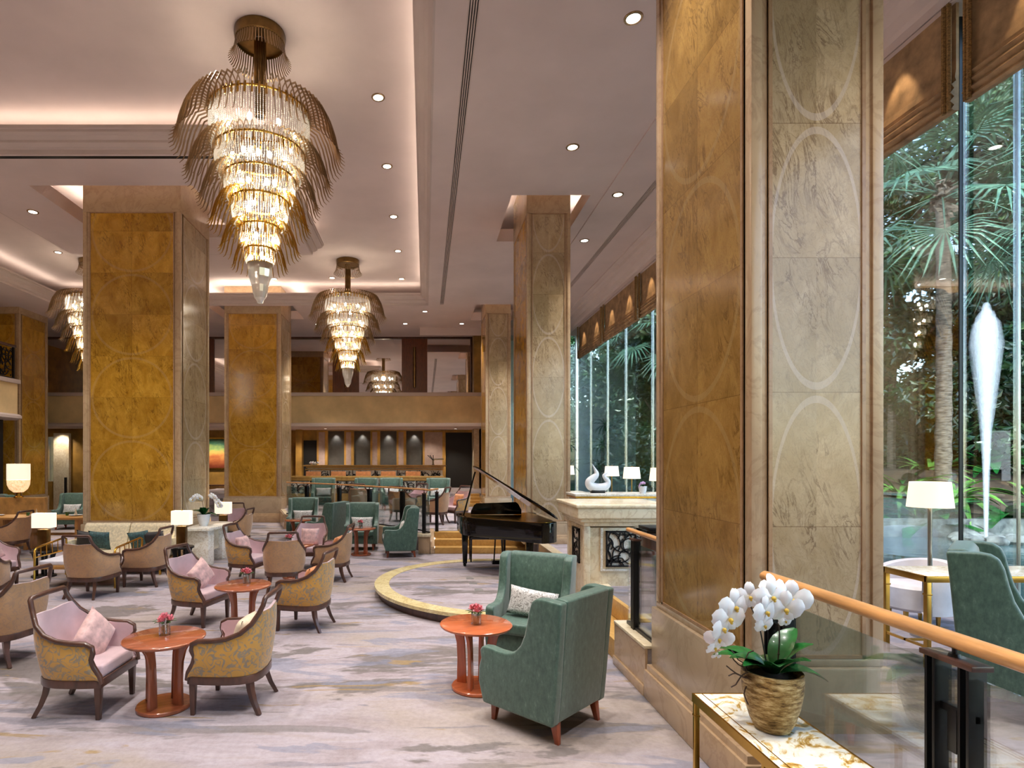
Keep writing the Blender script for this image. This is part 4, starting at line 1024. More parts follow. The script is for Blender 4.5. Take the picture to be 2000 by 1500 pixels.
# ------------------------------------------------------------------ railings
def post(m_list, parent, x, y, zb, zt, along=(0, 1), L=.19, nm='post'):
    """post of four flat bars with a sloping wooden cap, lined up with the railing"""
    rz = math.atan2(along[1], along[0]); m = MB()
    for q in (-L/2, -L/2+.035, L/2-.045, L/2-.01): m.box(q, q+.012, -.035, .035, zb, zt)
    m.box(-L/2, L/2, -.010, .010, zt-.20, zt-.17); m.box(-.02, .02, -.012, .012, zt-.35, zt-.18)
    m.xf((x, y, 0), rz=rz); p = m.build(nm, 'black_metal', parent, bevel=.002)
    m = MB().box(-L/2-.02, L/2+.02, -.042, .042, zt, zt+.022); m.xf((x, y, 0), rz=rz); m.build('post_cap', 'wood_dark', p, bevel=.004)
    m = MB(); m.tube([(0, 0, zt+.02), (0, 0, zt+.085)], .009, 8); m.lathe([(.022, zt+.022), (.018, zt+.035)], 12, closed=True); m.xf((x, y, 0)); m.build('bracket', 'black_metal', p)
def railing(label, pts, posts, zb, zr, bigposts=True, glassy=True, r=.026, L=.19):
    t = thing('glass_railing', label, 'railing', (pts[0][0], pts[0][1], 0)); ox, oy = pts[0]
    P3 = [(x-ox, y-oy, zr) for x, y in pts]
    m = MB(); m.tube(P3, r, 18, flat=.85); m.build('handrail', 'wood_rail', t)
    for a, b in zip(pts[:-1], pts[1:]):
        a2 = Vector((a[0]-ox, a[1]-oy)); b2 = Vector((b[0]-ox, b[1]-oy)); d = (b2-a2).normalized(); n = Vector((-d.y, d.x))*.006
        if glassy:
            m = MB(); m.prism([tuple(a2-n), tuple(b2-n), tuple(b2+n), tuple(a2+n)], zb, zr-.115); m.build('glass_panel', 'rail_glass', t)
            m = MB(); m.prism([tuple(a2-n*3), tuple(b2-n*3), tuple(b2+n*3), tuple(a2+n*3)], zb, zb+.03); m.build('base_channel', 'black_metal', t)
    for x, y, dx, dy in posts: post(None, t, x-ox, y-oy, zb, zr-.085, (dx, dy), L)
    return t
railing('wood topped glass railing in the near right corner', [(2.06, -1.5), (2.06, 3.50)], [(2.06, 2.25, 0, 1), (2.06, 3.36, 0, 1)], PF+.0, 1.40, r=.037)
railing('short glass railing between the stage and the big column', [(2.06, 5.08), (2.06, 5.86)], [(2.06, 5.66, 0, 1)], PF+.03, 1.40, L=.07)
railing('angled glass railing along the raised floor behind the green chairs', [(.10, 13.14), (-.10, 13.55), (-2.45, 16.28), (-4.25, 17.80)], [(-.02, 13.14, .2, 1), (-.55, 14.07, .65, -.76), (-1.45, 15.12, .65, -.76), (-2.4, 16.22, .65, -.76), (-3.5, 17.15, .7, -.6)], PF+.03, 1.42, L=.12)
t = railing('short railing post at the top of the lounge steps', [(.30, 13.72), (.10, 13.20)], [(.28, 13.66, .3, 1)], PF, 1.42, glassy=False, L=.06)

# ------------------------------------------------------------------ bar
t = thing('lattice_balustrade', 'long stone topped balustrade with black lattice in front of the bar', 'balustrade', (-2.3, 21.6, PF))
MB().box(-3.0, 3.0, -.16, .16, 1.02, 1.09).build('top_slab', 'step_stone', t, bevel=.01)
MB().box(-2.95, 2.95, -.10, .10, .42, 1.02).build('backing', 'white_marble', t)
MB().box(-2.97, 2.97, -.13, .13, 0, .45).build('plinth', 'step_stone', t, bevel=.01)
MB().box(-2.97, 2.97, -.13, .13, .92, 1.02).build('top_band', 'step_stone', t, bevel=.01)
for k in range(6):
    x = -2.93+k*.98; m = MB(); arcs(m, x, x+.93, .48, .90, .20, .014, 40+k, y=-.115); m.box(x, x+.93, -.13, -.11, .46, .48).box(x, x+.93, -.13, -.11, .90, .92).box(x-.01, x+.02, -.13, -.11, .46, .92); m.build('fretwork', 'black_metal', t)
t = thing('bar_counter', 'long bar counter with gold top and lattice front', 'bar counter', (-2.15, 24.8, L2))
MB().box(-3.05, 3.05, -.30, .35, 1.0, 1.06).build('countertop', 'step_stone', t, bevel=.012)
MB().box(-2.9, 2.95, -.24, .30, .93, 1.0).box(-2.95, 2.95, -.2, .3, .84, .9).build('moulding', 'step_stone', t, bevel=.01)
MB().box(-2.85, 2.9, -.16, .28, 0, .93).build('body', 'white_marble', t)
for k in range(6):
    x = -2.82+k*.95; m = MB(); arcs(m, x, x+.90, .30, .82, .22, .016, 60+k, y=-.18); m.box(x, x+.9, -.19, -.17, .28, .30).box(x-.02, x+.01, -.19, -.17, .28, .84); m.build('fretwork', 'black_metal', t)
bs = thing('bar_stool', '', 'stool')
MB().box(-.30, .30, -.03, .04, .50, .82).build('backrest', 'orange_fabric', bs, bevel=.025)
MB().box(-.26, .26, -.02, .42, .44, .54).build('seat', 'orange_fabric', bs, bevel=.02)
for x in (-.22, .22):
    for y in (.02, .36): MB().tbox(x, y, 0, .45, .03, .03, .04, .04).build('leg', 'wood_dark', bs)
BS = Proto(bs)
for k, l in enumerate(('first', 'second', 'third', 'fourth', 'fifth')):
    BS.put((-4.43+k*.99, 23.0, L2), 0, l+' orange upholstered stool from the left at the bar', 'bar stools')
bt = thing('beer_tap', 'polished beer tap standing on the right end of the bar', 'beer tap', (.35, 24.75, L2+1.06))
m = MB(); m.lathe([(.06, 0), (.05, .02), (.035, .05), (.035, .16), (.05, .2), (.001, .22)], 14); m.build('base', 'steel', bt)
m = MB(); m.tube([(0, 0, .18), (.0, 0, .24), (.45, 0, .25)], .035, 8); m.build('font', 'steel', bt)
for x in (-.10, -.18, .02):
    m = MB(); m.tube([(0, -.02, .2), (x*1.2-.02, -.04, .42)], .018, 6); m.build('handle', 'black_metal', bt)
fl = thing('flower_bowl', 'low white flower arrangement on the left end of the bar', 'flower arrangement', (-4.75, 24.75, L2+1.06))
m = MB(); m.lathe([(.05, 0), (.16, .05), (.17, .07)], 16); m.build('bowl', 'white_glaze', fl)
m = MB(); rnd = random.Random(2)
for k in range(16): m.ball((rnd.uniform(-.18, .18), rnd.uniform(-.08, .08), rnd.uniform(.07, .13)), .035, 6, 4)
m.build('blossoms', 'petal_white', fl)
# back bar wall with niches
wb = struct(thing('wall_bar', None, None, (0, 26.5, L2)))
m = MB(); xs = [-4.93, -4.46, -4.40]
m.box(-4.95, .92, .0, .3, 2.60, 2.70)
m.build('head', 'trim_stone', wb)
MB().box(-4.95, .92, .25, .3, 0, 2.66).build('backing', 'grey_niche', wb)
nx = [-4.46+1.20*k for k in range(4)]
for k, x in enumerate(nx):
    MB().box(x, x+.76, .22, .24, .2, 2.45).build('niche', 'grey_niche', wb)
    light('SPOT', (x+.38, 26.6, L2+2.50), 14, (1, .95, .9), rot=(math.radians(12), 0, 0), spot_size=1.5, spot_blend=.8, shadow_soft_size=.03)
for x0, x1 in [(-4.95, -4.46)]+[(x+.76, x+1.20) for x in nx[:3]]+[(nx[3]+.76, .92)]:
    MB().box(x0, x1, -.02, .25, 0, 2.62).build('pier', 'gold_wall', wb)
    MB().box(x0+.09, x1-.12, -.04, -.01, 0, 2.55).build('pier_panel', 'mauve_panel', wb)
d1 = struct(MB().box(-5.62, -4.97, 26.78, 26.82, L2, 3.02).build('door_1', 'dark_void'))
d2 = struct(MB().box(.94, 2.16, 26.62, 26.66, L2, 3.40).build('door_2', 'dark_void'))
struct(MB().box(-5.9, -5.62, 26.4, 27, L2, 3.5).box(-5.7, -4.9, 26.8, 26.9, 3.0, 3.5).box(-6.6, -6.2, 25.5, 26.0, 0, 3.5).build('wall_bar_left', 'gold_wall'))
struct(MB().box(2.16, 2.4, 25.6, 26.8, L2, 3.5).build('wall_bar_right', 'cream_marble'))
for x in (-5.4, -3.6, -1.6, .2): light('SPOT', (x, 25.4, 3.44), 90, WARM, rot=(math.radians(10), 0, 0), spot_size=1.9, spot_blend=.7, shadow_soft_size=.05)
light('SPOT', (-9.8, 25.6, 3.45), 220, WARM, rot=(math.radians(20), 0, 0), spot_size=1.9, spot_blend=.7, shadow_soft_size=.05)  # this and the next two spots are added to brighten the dark left back
light('SPOT', (-15.3, 24.0, 3.4), 90, WARM, rot=(math.radians(20), 0, 0), spot_size=1.6, spot_blend=.7, shadow_soft_size=.05)
light('SPOT', (-7.5, 24.9, 3.45), 160, WARM, spot_size=1.9, spot_blend=.7, shadow_soft_size=.05)
# painting
t = thing('painting', 'green and ochre landscape painting between the two gold columns', 'painting', (-9.7, 26.95, 1.74))
MB().box(-1.2, 1.2, -.01, .0, 0, 1.35).build('canvas', 'landscape_paint', t)
MB().box(-1.26, 1.26, -.04, .02, -.07, 0).box(-1.26, 1.26, -.04, .02, 1.35, 1.42).box(-1.26, -1.2, -.04, .02, 0, 1.35).box(1.2, 1.26, -.04, .02, 0, 1.35).build('frame', 'gilt', t)
t = thing('sideboard', 'low golden wood sideboard with layered shelves below the painting', 'sideboard', (-9.4, 26.2, 0))
MB().box(-1.3, 1.3, -.3, .3, 0, .95).build('body', 'wood_oak', t, bevel=.01); MB().box(-1.35, 1.35, -.35, .35, .95, 1.0).build('top', 'wood_dark', t, bevel=.01)
m = MB().box(-.06, -.02, -.04, .04, 0, 1.5).box(.02, .06, -.04, .04, 0, 1.5); p_ = m.build('black_post', 'black_metal'); p_.location = (-8.95, 23.4, 0); tag(p_, 'pair of slim black posts beside the gold column', 'post')

# ------------------------------------------------------------------ left: dining table, low wall, lamp
t = thing('dining_table', 'long wooden dining table laid with place settings at the far left', 'table', (-9.9, 13.9, 0))
MB().box(-2.1, 1.95, -.42, .42, .71, .76).build('tabletop', 'wood_oak', t, bevel=.006)
for x in (-1.9, 0.0, .55, 1.75): MB().box(x-.035, x+.035, -.38, .38, 0, .71).build('leg', 'wood_oak', t)
MB().box(-2.0, 1.8, -.04, .04, .30, .36).build('stretcher', 'wood_oak', t)
pl = thing('place_setting', '', 'place setting')
m = MB(); m.lathe([(.001, .004), (.10, .006), (.15, .018), (.15, .022), (.10, .012), (.001, .01)], 24); m.build('plate', 'white_glaze', pl)
m = MB(); m.lathe([(.045, .012), (.022, .08), (.004, .17)], 12, closed=True); m.build('folded_napkin', 'cream_fabric', pl)
m = MB(); m.lathe([(.035, .0), (.045, .08)], 14, closed=True); m.xf((-.24, .05, 0)); m.build('green_cup', 'leaf_gloss', pl)
PL = Proto(pl)
for k, l in enumerate(('leftmost place setting', 'second place setting from the left', 'third place setting from the left', 'rightmost place setting beside the column')):
    PL.put((-11.3+k*.95, 14.0, .76), 0, l+' on the long dining table', 'place settings on the dining table')
struct(MB().box(-17, -10.7, 16.2, 16.4, 0, 1.05).build('wall_low', 'wood_oak'))
struct(MB().box(-12.3, -8.2, 21.6, 21.8, 0, 1.30).build('wall_low_back', 'wood_oak'))
t = thing('stone_lamp', 'lit cylindrical onyx lamp on the low wooden wall at the far left', 'lamp', (-11.45, 16.3, 1.05))
m = MB(); m.lathe([(.12, 0), (.12, .03), (.06, .05), (.06, .12), (.10, .15)], 20, closed=True); m.build('base', 'gilt', t)
m = MB(); m.lathe([(.12, .15), (.22, .24), (.27, .36), (.28, .50)], 28); m.build('lower_shade', 'stone_shade', t)
m = MB(); m.lathe([(.28, .51), (.28, .95)], 28); m.build('shade', 'lamp_shade', t)
light('POINT', (-11.45, 16.3, 1.7), 15, (1, .78, .5), shadow_soft_size=.1)
t = thing('espresso_machine', 'dark machine on the low back wall left of the gold column', 'machine', (-9.45, 21.7, 1.3))
MB().box(-.16, .16, -.12, .12, .02, .46).build('body', 'black_metal', t, bevel=.01); MB().box(-.55, .30, -.16, .14, 0, .03).build('tray', 'black_metal', t)
m = MB().box(-.03, .03, -.03, .03, 0, 1.55); p_ = m.build('black_post', 'black_metal'); p_.location = (-11.55, 18.6, 0); tag(p_, 'single slim black post between the dark green chairs at the far left', 'post')

# ------------------------------------------------------------------ right platform: tables, lamps, chairs, sculpture
def brass_table(label, loc, w, d, h=.75, group='brass and marble tables by the windows'):
    t = thing('brass_table', label, 'table', loc, 0, group)
    MB().box(-w/2, w/2, -d/2, d/2, h-.02, h).build('tabletop', 'white_marble', t, bevel=.004)
    m = MB().box(-w/2-.008, w/2+.008, -d/2-.008, -d/2+.022, h-.055, h-.004).box(-w/2-.008, w/2+.008, d/2-.022, d/2+.008, h-.055, h-.004).box(-w/2-.008, -w/2+.022, -d/2, d/2, h-.055, h-.004).box(w/2-.022, w/2+.008, -d/2, d/2, h-.055, h-.004)
    m.build('apron', 'brass', t, bevel=.002)
    for sx in (-1, 1):
        for sy in (-1, 1):
            x = sx*(w/2-.012); y = sy*(d/2-.012); MB().box(x-.018, x+.018, y-.018, y+.018, 0, h-.05).box(x-.022, x+.022, y-.022, y+.022, h-.16, h-.145).build('leg', 'brass', t, bevel=.002)
    MB().box(-w/2, w/2, -.01, .01, .16, .18).box(-w/2, -w/2+.02, -d/2, d/2, .16, .18).box(w/2-.02, w/2, -d/2, d/2, .16, .18).build('stretcher', 'brass', t)
    return t
brass_table('brass legged table with white marble top behind the glass railing', (4.72, 4.88, PF), 1.35, .44)
def tub(label, loc, rz, group='pale tub chairs by the windows'):
    return TUB.put(loc, rz, label, group)
tc = thing('tub_chair', '', 'armchair')
rows = []
prof_t = [(.33, .16), (.335, .45), (.345, .62), (.32, .655), (.27, .64), (.255, .42), (.25, .18)]
for r, z in prof_t:
    row = []
    for k in range(25):
        a = math.radians(-35-(250*k/24)) ; fl_ = 1 if abs(k-12) < 7 else .0
        hz = z*(1-.24*(1-math.cos((k-12)/12*PI*.5)) if z > .4 else 1)
        row.append((r*1.05*math.cos(a), r*1.05*math.sin(a), hz))
    rows.append(row)
rows.append(rows[0]); m = MB(); m.sheet(rows); m.build('shell', 'white_fabric', tc, angle=60)
MB().disc(.265, .16, .42, 28, bev=.03).build('seat_cushion', 'white_fabric', tc)
for k in range(4):
    a = PI/4+k*PI/2; m = MB(); m.tbox(.2*math.cos(a), .2*math.sin(a), 0, .17, .02, .02, .035, .035); m.build('leg', 'brass', tc)
TUB = Proto(tc)
tub('pale tub chair behind the marble topped brass table', (5.02, 5.95, PF), face(-.2, -1))
tub('pale tub chair mostly hidden by the big column', (4.25, 6.0, PF), face(.3, -1))
tub('pale tub chair by the window right of the marble stand', (4.05, 9.4, PF), face(-1, -.3))
tub('pale tub chair by the window behind the marble stand', (4.85, 10.6, PF), face(-1, .2))
tub('pale tub chair at the far end of the window row', (4.6, 15.6, PF), face(-1, 0))
t = thing('floor_lamp', 'tall floor lamp with lit white drum shade by the window', 'lamp', (4.80, 5.50, PF))
m = MB(); m.lathe([(.15, 0), (.15, .02), (.02, .03)], 24, closed=True); m.build('base', 'steel', t)
m = MB(); m.tube([(0, 0, .02), (0, 0, 1.30)], .019, 10); m.build('pole', 'steel', t)
m = MB(); m.lathe([(.178, 1.235), (.155, 1.475)], 40); m.build('shade', 'lamp_shade', t); m = MB(); m.lathe([(.155, 1.462), (.02, 1.462)], 40); m.build('diffuser', 'lamp_shade', t)
light('POINT', (4.80, 5.50, PF+1.34), 10, (1, .8, .52), shadow_soft_size=.06)
# far lamps on tables
TL2 = table_lamp(rect=False, bh=.50, basem='brass', sw=.20, sh=.27, cone=.15)
for (x, y, l, w_) in ((4.30, 17.4, 'farthest lit lamp by the window, next to the middle column', .9), (5.10, 15.8, 'lit lamp just right of the white sculpture', .7), (4.86, 13.6, 'second lit lamp right of the white sculpture', .7), (4.90, 12.1, 'lit lamp half hidden by the big column edge', .7)):
    brass_table('small brass table under the '+l, (x, y, PF), w_, .5)
    TL2.put((x, y, PF+.75), 0, l, 'lit lamps along the windows')
    light('POINT', (x, y, PF+1.4), 7, (1, .78, .5), shadow_soft_size=.05)
bc = thing('buffet_cabinet', 'tall marble topped buffet cabinet behind the pedestal stand', 'cabinet', (3.25, 9.75, PF))
MB().box(-.75, .75, -.28, .28, 0, 1.06).build('body', 'white_marble', bc, bevel=.01); MB().box(-.80, .80, -.32, .32, 1.09, 1.13).build('top', 'white_marble', bc, bevel=.006); MB().box(-.79, .79, -.31, .31, 1.06, 1.09).build('edge_band', 'gilt', bc)
sp = thing('sculpture', 'white glazed abstract sculpture of two curling horns', 'sculpture', (2.90, 9.72, PF+1.13), 0)
sp.scale = (.80, .80, .88)
MB().box(-.14, .14, -.07, .07, 0, .055).build('base', 'black_metal', sp, bevel=.01)
pts = [(-.10, .55), (-.05, .44), (-.02, .34), (-.10, .25), (-.155, .19), (-.13, .12), (-.03, .085), (.08, .085), (.165, .125), (.19, .20), (.14, .27), (.115, .32), (.15, .36), (.20, .375)]
rad = [.004, .028, .055, .075, .082, .088, .085, .082, .072, .056, .042, .033, .022, .004]
P3 = []; R3 = []
for i in range(len(pts)-1):
    for q in range(5):
        u = q/5; f_ = lambda a, b, c_, d_: .5*((2*b)+(-a+c_)*u+(2*a-5*b+4*c_-d_)*u*u+(-a+3*b-3*c_+d_)*u**3)
        A, B_, C_, D_ = pts[max(0, i-1)], pts[i], pts[i+1], pts[min(len(pts)-1, i+2)]
        P3.append((f_(A[0], B_[0], C_[0], D_[0])*1.15, 0, f_(A[1], B_[1], C_[1], D_[1])*.98+.02)); R3.append(f_(rad[max(0, i-1)], rad[i], rad[i+1], rad[min(len(pts)-1, i+2)]))
P3.append((pts[-1][0]*1.15, 0, pts[-1][1]*.98+.02)); R3.append(.003)
m = MB(); m.tube(P3, R3, 14); m.build('horn_form', 'white_glaze', sp, angle=80)
pot3 = [(.04, 0), (.06, .05), (.065, .12)]
orchid('potted_orchid', 'pink and white orchid on the buffet behind the marble stand', (3.62, 9.62, PF+1.13), pot3, 'white_glaze', [([(0, 0, .05), (.02, 0, .12), (.01, 0, .17), (-.04, 0, .16), (-.08, 0, .10)], [(.5+.12*k, 0, -.02, 0, .3*k, 0, .9) for k in range(5)])], petalm='petal_orchid', seed=9, fs=.035, leaves=4, leafL=.08)
dr = thing('dracaena', 'spiky potted dracaena silhouetted at the bright far end window', 'plant', (5.3, 21.6, PF))
m = MB(); m.lathe([(.18, 0), (.24, .45), (.22, .45), (.001, .42)], 20); m.build('pot', 'black_metal', dr)
for k, (x, h) in enumerate(((0, 2.3), (.12, 1.5), (-.1, 3.0))):
    m = MB(); m.tube([(x*.3, 0, .4), (x, 0, h)], .025, 6); st_ = m.build('stem', 'bark', dr)
    m = MB()
    for q in range(26): leaf(m, (x, 0, h), q*2.4, .9-(q % 5)*.35, .55, .04, .5, 5)
    m.build('leaf_tuft', 'leaf_gloss', st_)
mt = thing('music_lectern', 'black topped service lectern behind the short glass railing', 'lectern', (2.62, 6.35, PF))
MB().box(-.26, .26, -.20, .20, .90, .93).build('top', 'black_lacquer', mt, bevel=.004); MB().box(-.2, .2, -.14, .14, .0, .90).build('body', 'wood_dark', mt, bevel=.006); MB().box(-.22, .22, -.16, .16, .93, .955).build('folder', 'black_metal', mt, bevel=.004)

# ------------------------------------------------------------------ chandeliers
def chandelier(detail=1.0):
    t = thing('chandelier', '', 'chandelier')       # origin at the ceiling
    H = lambda z: z-8.0
    m = MB(); m.lathe([(.34, H(8.0)), (.345, H(7.96)), (.335, H(7.87)), (.32, H(7.86)), (.315, H(7.90)), (.08, H(7.91))], 40); m.build('canopy', 'bronze', t)
    def fringe(name, r, ztop, out, drop, n, par, w=.013, up=.05, mat='champagne', style=0, m=None):
        keep = m is not None; m = m or MB(); R = random.Random(int(r*1000))
        for k in range(n):
            a = 2*PI*k/n; ca, sa = math.cos(a), math.sin(a)
            # rises from the ring, arches outward, falls and flicks out at the tip
            pr = [(r-.02, -.10), (r-.005, -.02), (r+.01, up*.6), (r+out*.18, up), (r+out*.45, up*.55), (r+out*.66, -drop*.22), (r+out*.78, -drop*.50), (r+out*.84, -drop*.72), (r+out*.93, -drop*.90), (r+out*1.05, -drop*.97)]
            if style: pr = [(r-.01, up), (r+.0, 0), (r+.01, -drop*.3), (r+out*.3, -drop*.6), (r+out*.7, -drop*.9), (r+out, -drop)]
            rows = []
            for i, (q, z) in enumerate(pr):
                ww = w*(1 if i < len(pr)-2 else .55 if i < len(pr)-1 else .2)
                q0, z0 = pr[max(0, i-1)]; q1, z1 = pr[min(len(pr)-1, i+1)]
                tl_ = math.hypot(q1-q0, z1-z0) or 1; nq, nz = -(z1-z0)/tl_*ww, (q1-q0)/tl_*ww
                th = .0022*(2 if style else 1); ex, ey = -sa*th, ca*th
                if style: ex, ey = -sa*w, ca*w; nq, nz = nq/w*.003, nz/w*.003
                rows.append([((q+nq)*ca-ex, (q+nq)*sa-ey, ztop+z+nz), ((q+nq)*ca+ex, (q+nq)*sa+ey, ztop+z+nz), ((q-nq)*ca+ex, (q-nq)*sa+ey, ztop+z-nz), ((q-nq)*ca-ex, (q-nq)*sa-ey, ztop+z-nz)])
            m.sheet(rows, True)
        if keep: return m
        return m.build(name, mat, par, smooth=False)
    fringe('canopy_fringe', .33, H(7.84), .09, .24, 56, t, .008, .03, 'champagne', 1)
    m = MB(); n = 16
    for k in range(n):
        a = 2*PI*k/n; m.tube([(.07*math.cos(a), .07*math.sin(a), H(7.90)), (.07*math.cos(a), .07*math.sin(a), H(6.85))], .013, 5)
    m.lathe([(.06, H(7.9)), (.06, H(6.85))], 16); m.build('stem', 'bronze', t)
    # tier: ring radius, top, bottom, bottom radius, fringe reach, fringe drop, fins
    tiers = [(.665, 6.87, 6.34, .63, .46, .62, 72, .013), (.60, 6.33, 5.98, .54, .37, .46, 62, .012), (.47, 5.98, 5.67, .43, .33, .42, 52, .011), (.375, 5.66, 5.32, .33, .29, .40, 42, .010), (.26, 5.30, 5.00, .22, .27, .36, 32, .010), (.19, 5.00, 4.80, .175, .17, .28, 24, .009)]
    for i, (r, zt, zb, rb, out, drop, n, w) in enumerate(tiers):
        tr = MB(); tr.lathe([(r+.012, H(zt)-.012), (r+.016, H(zt)), (r+.012, H(zt)+.012), (r-.004, H(zt)+.012), (r-.004, H(zt)-.012), (r+.012, H(zt)-.012)], 48)
        if i: fringe('', r+.01, H(zt), .03, .15, max(18, n//2), None, .010, .03, 'gilt', 1, tr)
        else: fringe('', r+.01, H(zt), .02, .11, 48, None, .014, .05, 'bronze', 1, tr)
        tier = tr.build('tier_ring', 'gilt', t, smooth=False)
        fringe('metal_fringe', r+.015, H(zt), out, drop, n, tier, w, .06+.02*(i == 0), 'champagne' if i < 3 else 'gilt')
        m = MB(); ns = int(2*PI*r/.034); nb = max(4, int((zt-zb)/.026))
        for k in range(ns):
            a = 2*PI*k/ns; ca, sa = math.cos(a), math.sin(a); prof_ = []
            for q in range(nb*2+1):
                s_ = q/(nb*2); rr = r+(rb-r)*s_+.02*math.sin(PI*s_); prof_.append((rr*ca, rr*sa, H(zt)+(zb-zt)*s_))
            m.tube(prof_, [.0098 if q % 2 else .003 for q in range(nb*2+1)], 4, cap=False)
        m.build('crystal_strands', 'crystal', tier, smooth=False)
        m = MB(); nbulb = [8, 7, 6, 5, 4, 3][i]; rbq = r*.72
        for k in range(nbulb):
            a = 2*PI*(k+.5*(i % 2))/nbulb; m.ball((rbq*math.cos(a), rbq*math.sin(a), H(zt)+(zb-zt)*.55), .032, 8, 6, 1.6)
        tag(m.build('bulbs', 'bulb', tier), kind='stuff')
        m = MB(); m.lathe([(rb*.98, H(zb)+.02), (rb*.98, H(zb)), (.05, H(zb)-.002)], 32) ; 
        if i == 5: m.build('bottom_plate', 'gilt', tier)
    m = MB(); m.lathe([(.168, H(4.80)), (.165, H(4.72)), (.15, H(4.62)), (.12, H(4.52)), (.115, H(4.51)), (.10, H(4.42)), (.075, H(4.34)), (.05, H(4.31)), (.035, H(4.27)), (.001, H(4.26))], 14); m.build('crystal_drop', 'crystal', t, smooth=False)
    return Proto(t)
CHN = chandelier()
for i, (x, y, l) in enumerate(((-2.28, 8.0, 'largest crystal and brass tiered chandelier, hanging at the upper left'), (-2.28, 17.1, 'smaller looking tiered chandelier hanging in front of the mezzanine glazing'), (-9.85, 17.1, 'tiered chandelier at the left, partly hidden by the gold column'), (-9.85, 8.0, 'tiered chandelier out of view at the left'), (-2.28, -1.5, 'tiered chandelier behind the camera'))):
    CHN.put((x, y, ZU), 0, l, 'tiered crystal chandeliers')
    for z, e in ((6.6, 1.3), (5.8, 1.0), (5.1, .5)): light('POINT', (x, y, z), E_CHAND*e, (1, .82, .60), shadow_soft_size=.12)
# ================================================================== GARDEN OUTSIDE
light('SUN', (0, 0, 30), 3.6, (1, .97, .93), rot=(math.radians(24), math.radians(-27), 0), angle=.03)
struct(MB().prism([(6.1, -12), (60, -12), (60, 70), (-6, 70), (-6, 23.2), (6.1, 23.2)], -.4, .12).build('ground', 'garden_soil', smooth=False))
struct(MB().box(2.8, 5.75, 25.0, 25.3, .1, 9).build('wall_outside', 'white_wall'))
wt = struct(MB().prism([(6.8, 4), (17, 4), (17.5, 9), (16.8, 15.5), (12, 16.5), (8, 15.5), (6.8, 14)], .12, .40).build('pond_water', 'pool_water', smooth=False))
m = MB()
rnd = random.Random(11)
def hill(name, path, h, seed):
    r = random.Random(seed); rows = []
    for j in range(9):
        v_ = j/8; row = []
        for i, (x, y, nx, ny) in enumerate(path):
            d = v_*4.0*(1 if v_ < .9 else 1.5); row.append((x+nx*d+r.uniform(-.25, .25), y+ny*d+r.uniform(-.25, .25), .1+h*(v_**.45)+r.uniform(-.2, .2)*(v_ > 0)))
        rows.append(row)
    m = MB(); m.sheet(rows); return struct(m.build(name, 'dark_hill', angle=180))
pth = []
for k in range(28):
    a = math.radians(-10+100*k/27); R_ = 20+2*math.sin(a*5)
    pth.append((4+R_*1.05*math.cos(a), 8+R_*1.15*math.sin(a), math.cos(a), math.sin(a)))
hill('hill', pth, 5.5, 4)  # backdrop added behind the trees, coloured dark so gaps look shaded
def crown_mesh(n, rx, ry, rz, ls, seed, blobs=7):
    r = random.Random(seed); m = MB(); cs = []
    for b in range(blobs):
        u = Vector((r.uniform(-1, 1), r.uniform(-1, 1), r.uniform(-.8, 1)))
        cs.append((Vector((u.x*rx*.62, u.y*ry*.62, u.z*rz*.62)), r.uniform(.35, .55)))
    for k in range(n):
        c, q = cs[k % blobs]; d = Vector((r.gauss(0, 1), r.gauss(0, 1), r.gauss(0, 1))).normalized()*r.uniform(.55, 1.0)**.5
        p = c+Vector((d.x*rx*q, d.y*ry*q, d.z*rz*q)); nrm = (d+Vector((r.uniform(-.7, .7), r.uniform(-.7, .7), r.uniform(-.2, 1)))).normalized()
        t1 = nrm.orthogonal().normalized(); t1 = Matrix.Rotation(r.uniform(0, 6.28), 3, nrm) @ t1; t2 = nrm.cross(t1); s_ = ls*r.uniform(.6, 1.3)
        m.add([p-t1*s_, p-t2*s_*.42-nrm*s_*.1, p+t1*s_, p+t2*s_*.42-nrm*s_*.1], [(0, 1, 2, 3)])
    return m
def tree(label, loc, h, trunk_r, crown, name='tree', lean=(0, 0), seed=0, group='trees beyond the windows'):
    t = thing(name, label, 'tree', loc, 0, group); r = random.Random(seed)
    m = MB(); pts = [(lean[0]*u+.12*math.sin(3*u+seed), lean[1]*u+.1*math.cos(4*u+seed), h*u) for u in [k/8 for k in range(9)]]
    m.tube(pts, [trunk_r*(1-.5*k/8) for k in range(9)], 8)
    for q in range(7):
        z = h*(.45+.07*q); a = r.uniform(0, 6.28); L = r.uniform(.9, 2.0); m.tube([(lean[0]*z/h, lean[1]*z/h, z), (math.cos(a)*L*.6, math.sin(a)*L*.6, z+.5), (math.cos(a)*L, math.sin(a)*L, z+1.2)], [.07, .05, .025], 5)
    m.build('trunk', 'bark', t)
    for (cx, cy, cz, me) in crown:
        o = bpy.data.objects.new('crown', me); COL.objects.link(o); o.parent = t; o.location = (cx, cy, cz); o.rotation_euler = (0, 0, r.uniform(0, 6.28)); s_ = r.uniform(.85, 1.15); o.scale = (s_, s_, s_)
    return t
def mesh_of(m, name, mat):
    o = m.build(name, mat, smooth=False); me = o.data; bpy.data.objects.remove(o); return me
CR = [mesh_of(crown_mesh(5200, 2.3, 2.3, 2.2, .13, s), 'crown', 'foliage') for s in (1, 2)]
CS_ = mesh_of(crown_mesh(2600, 1.3, 1.3, 1.0, .11, 5), 'crown', 'foliage')
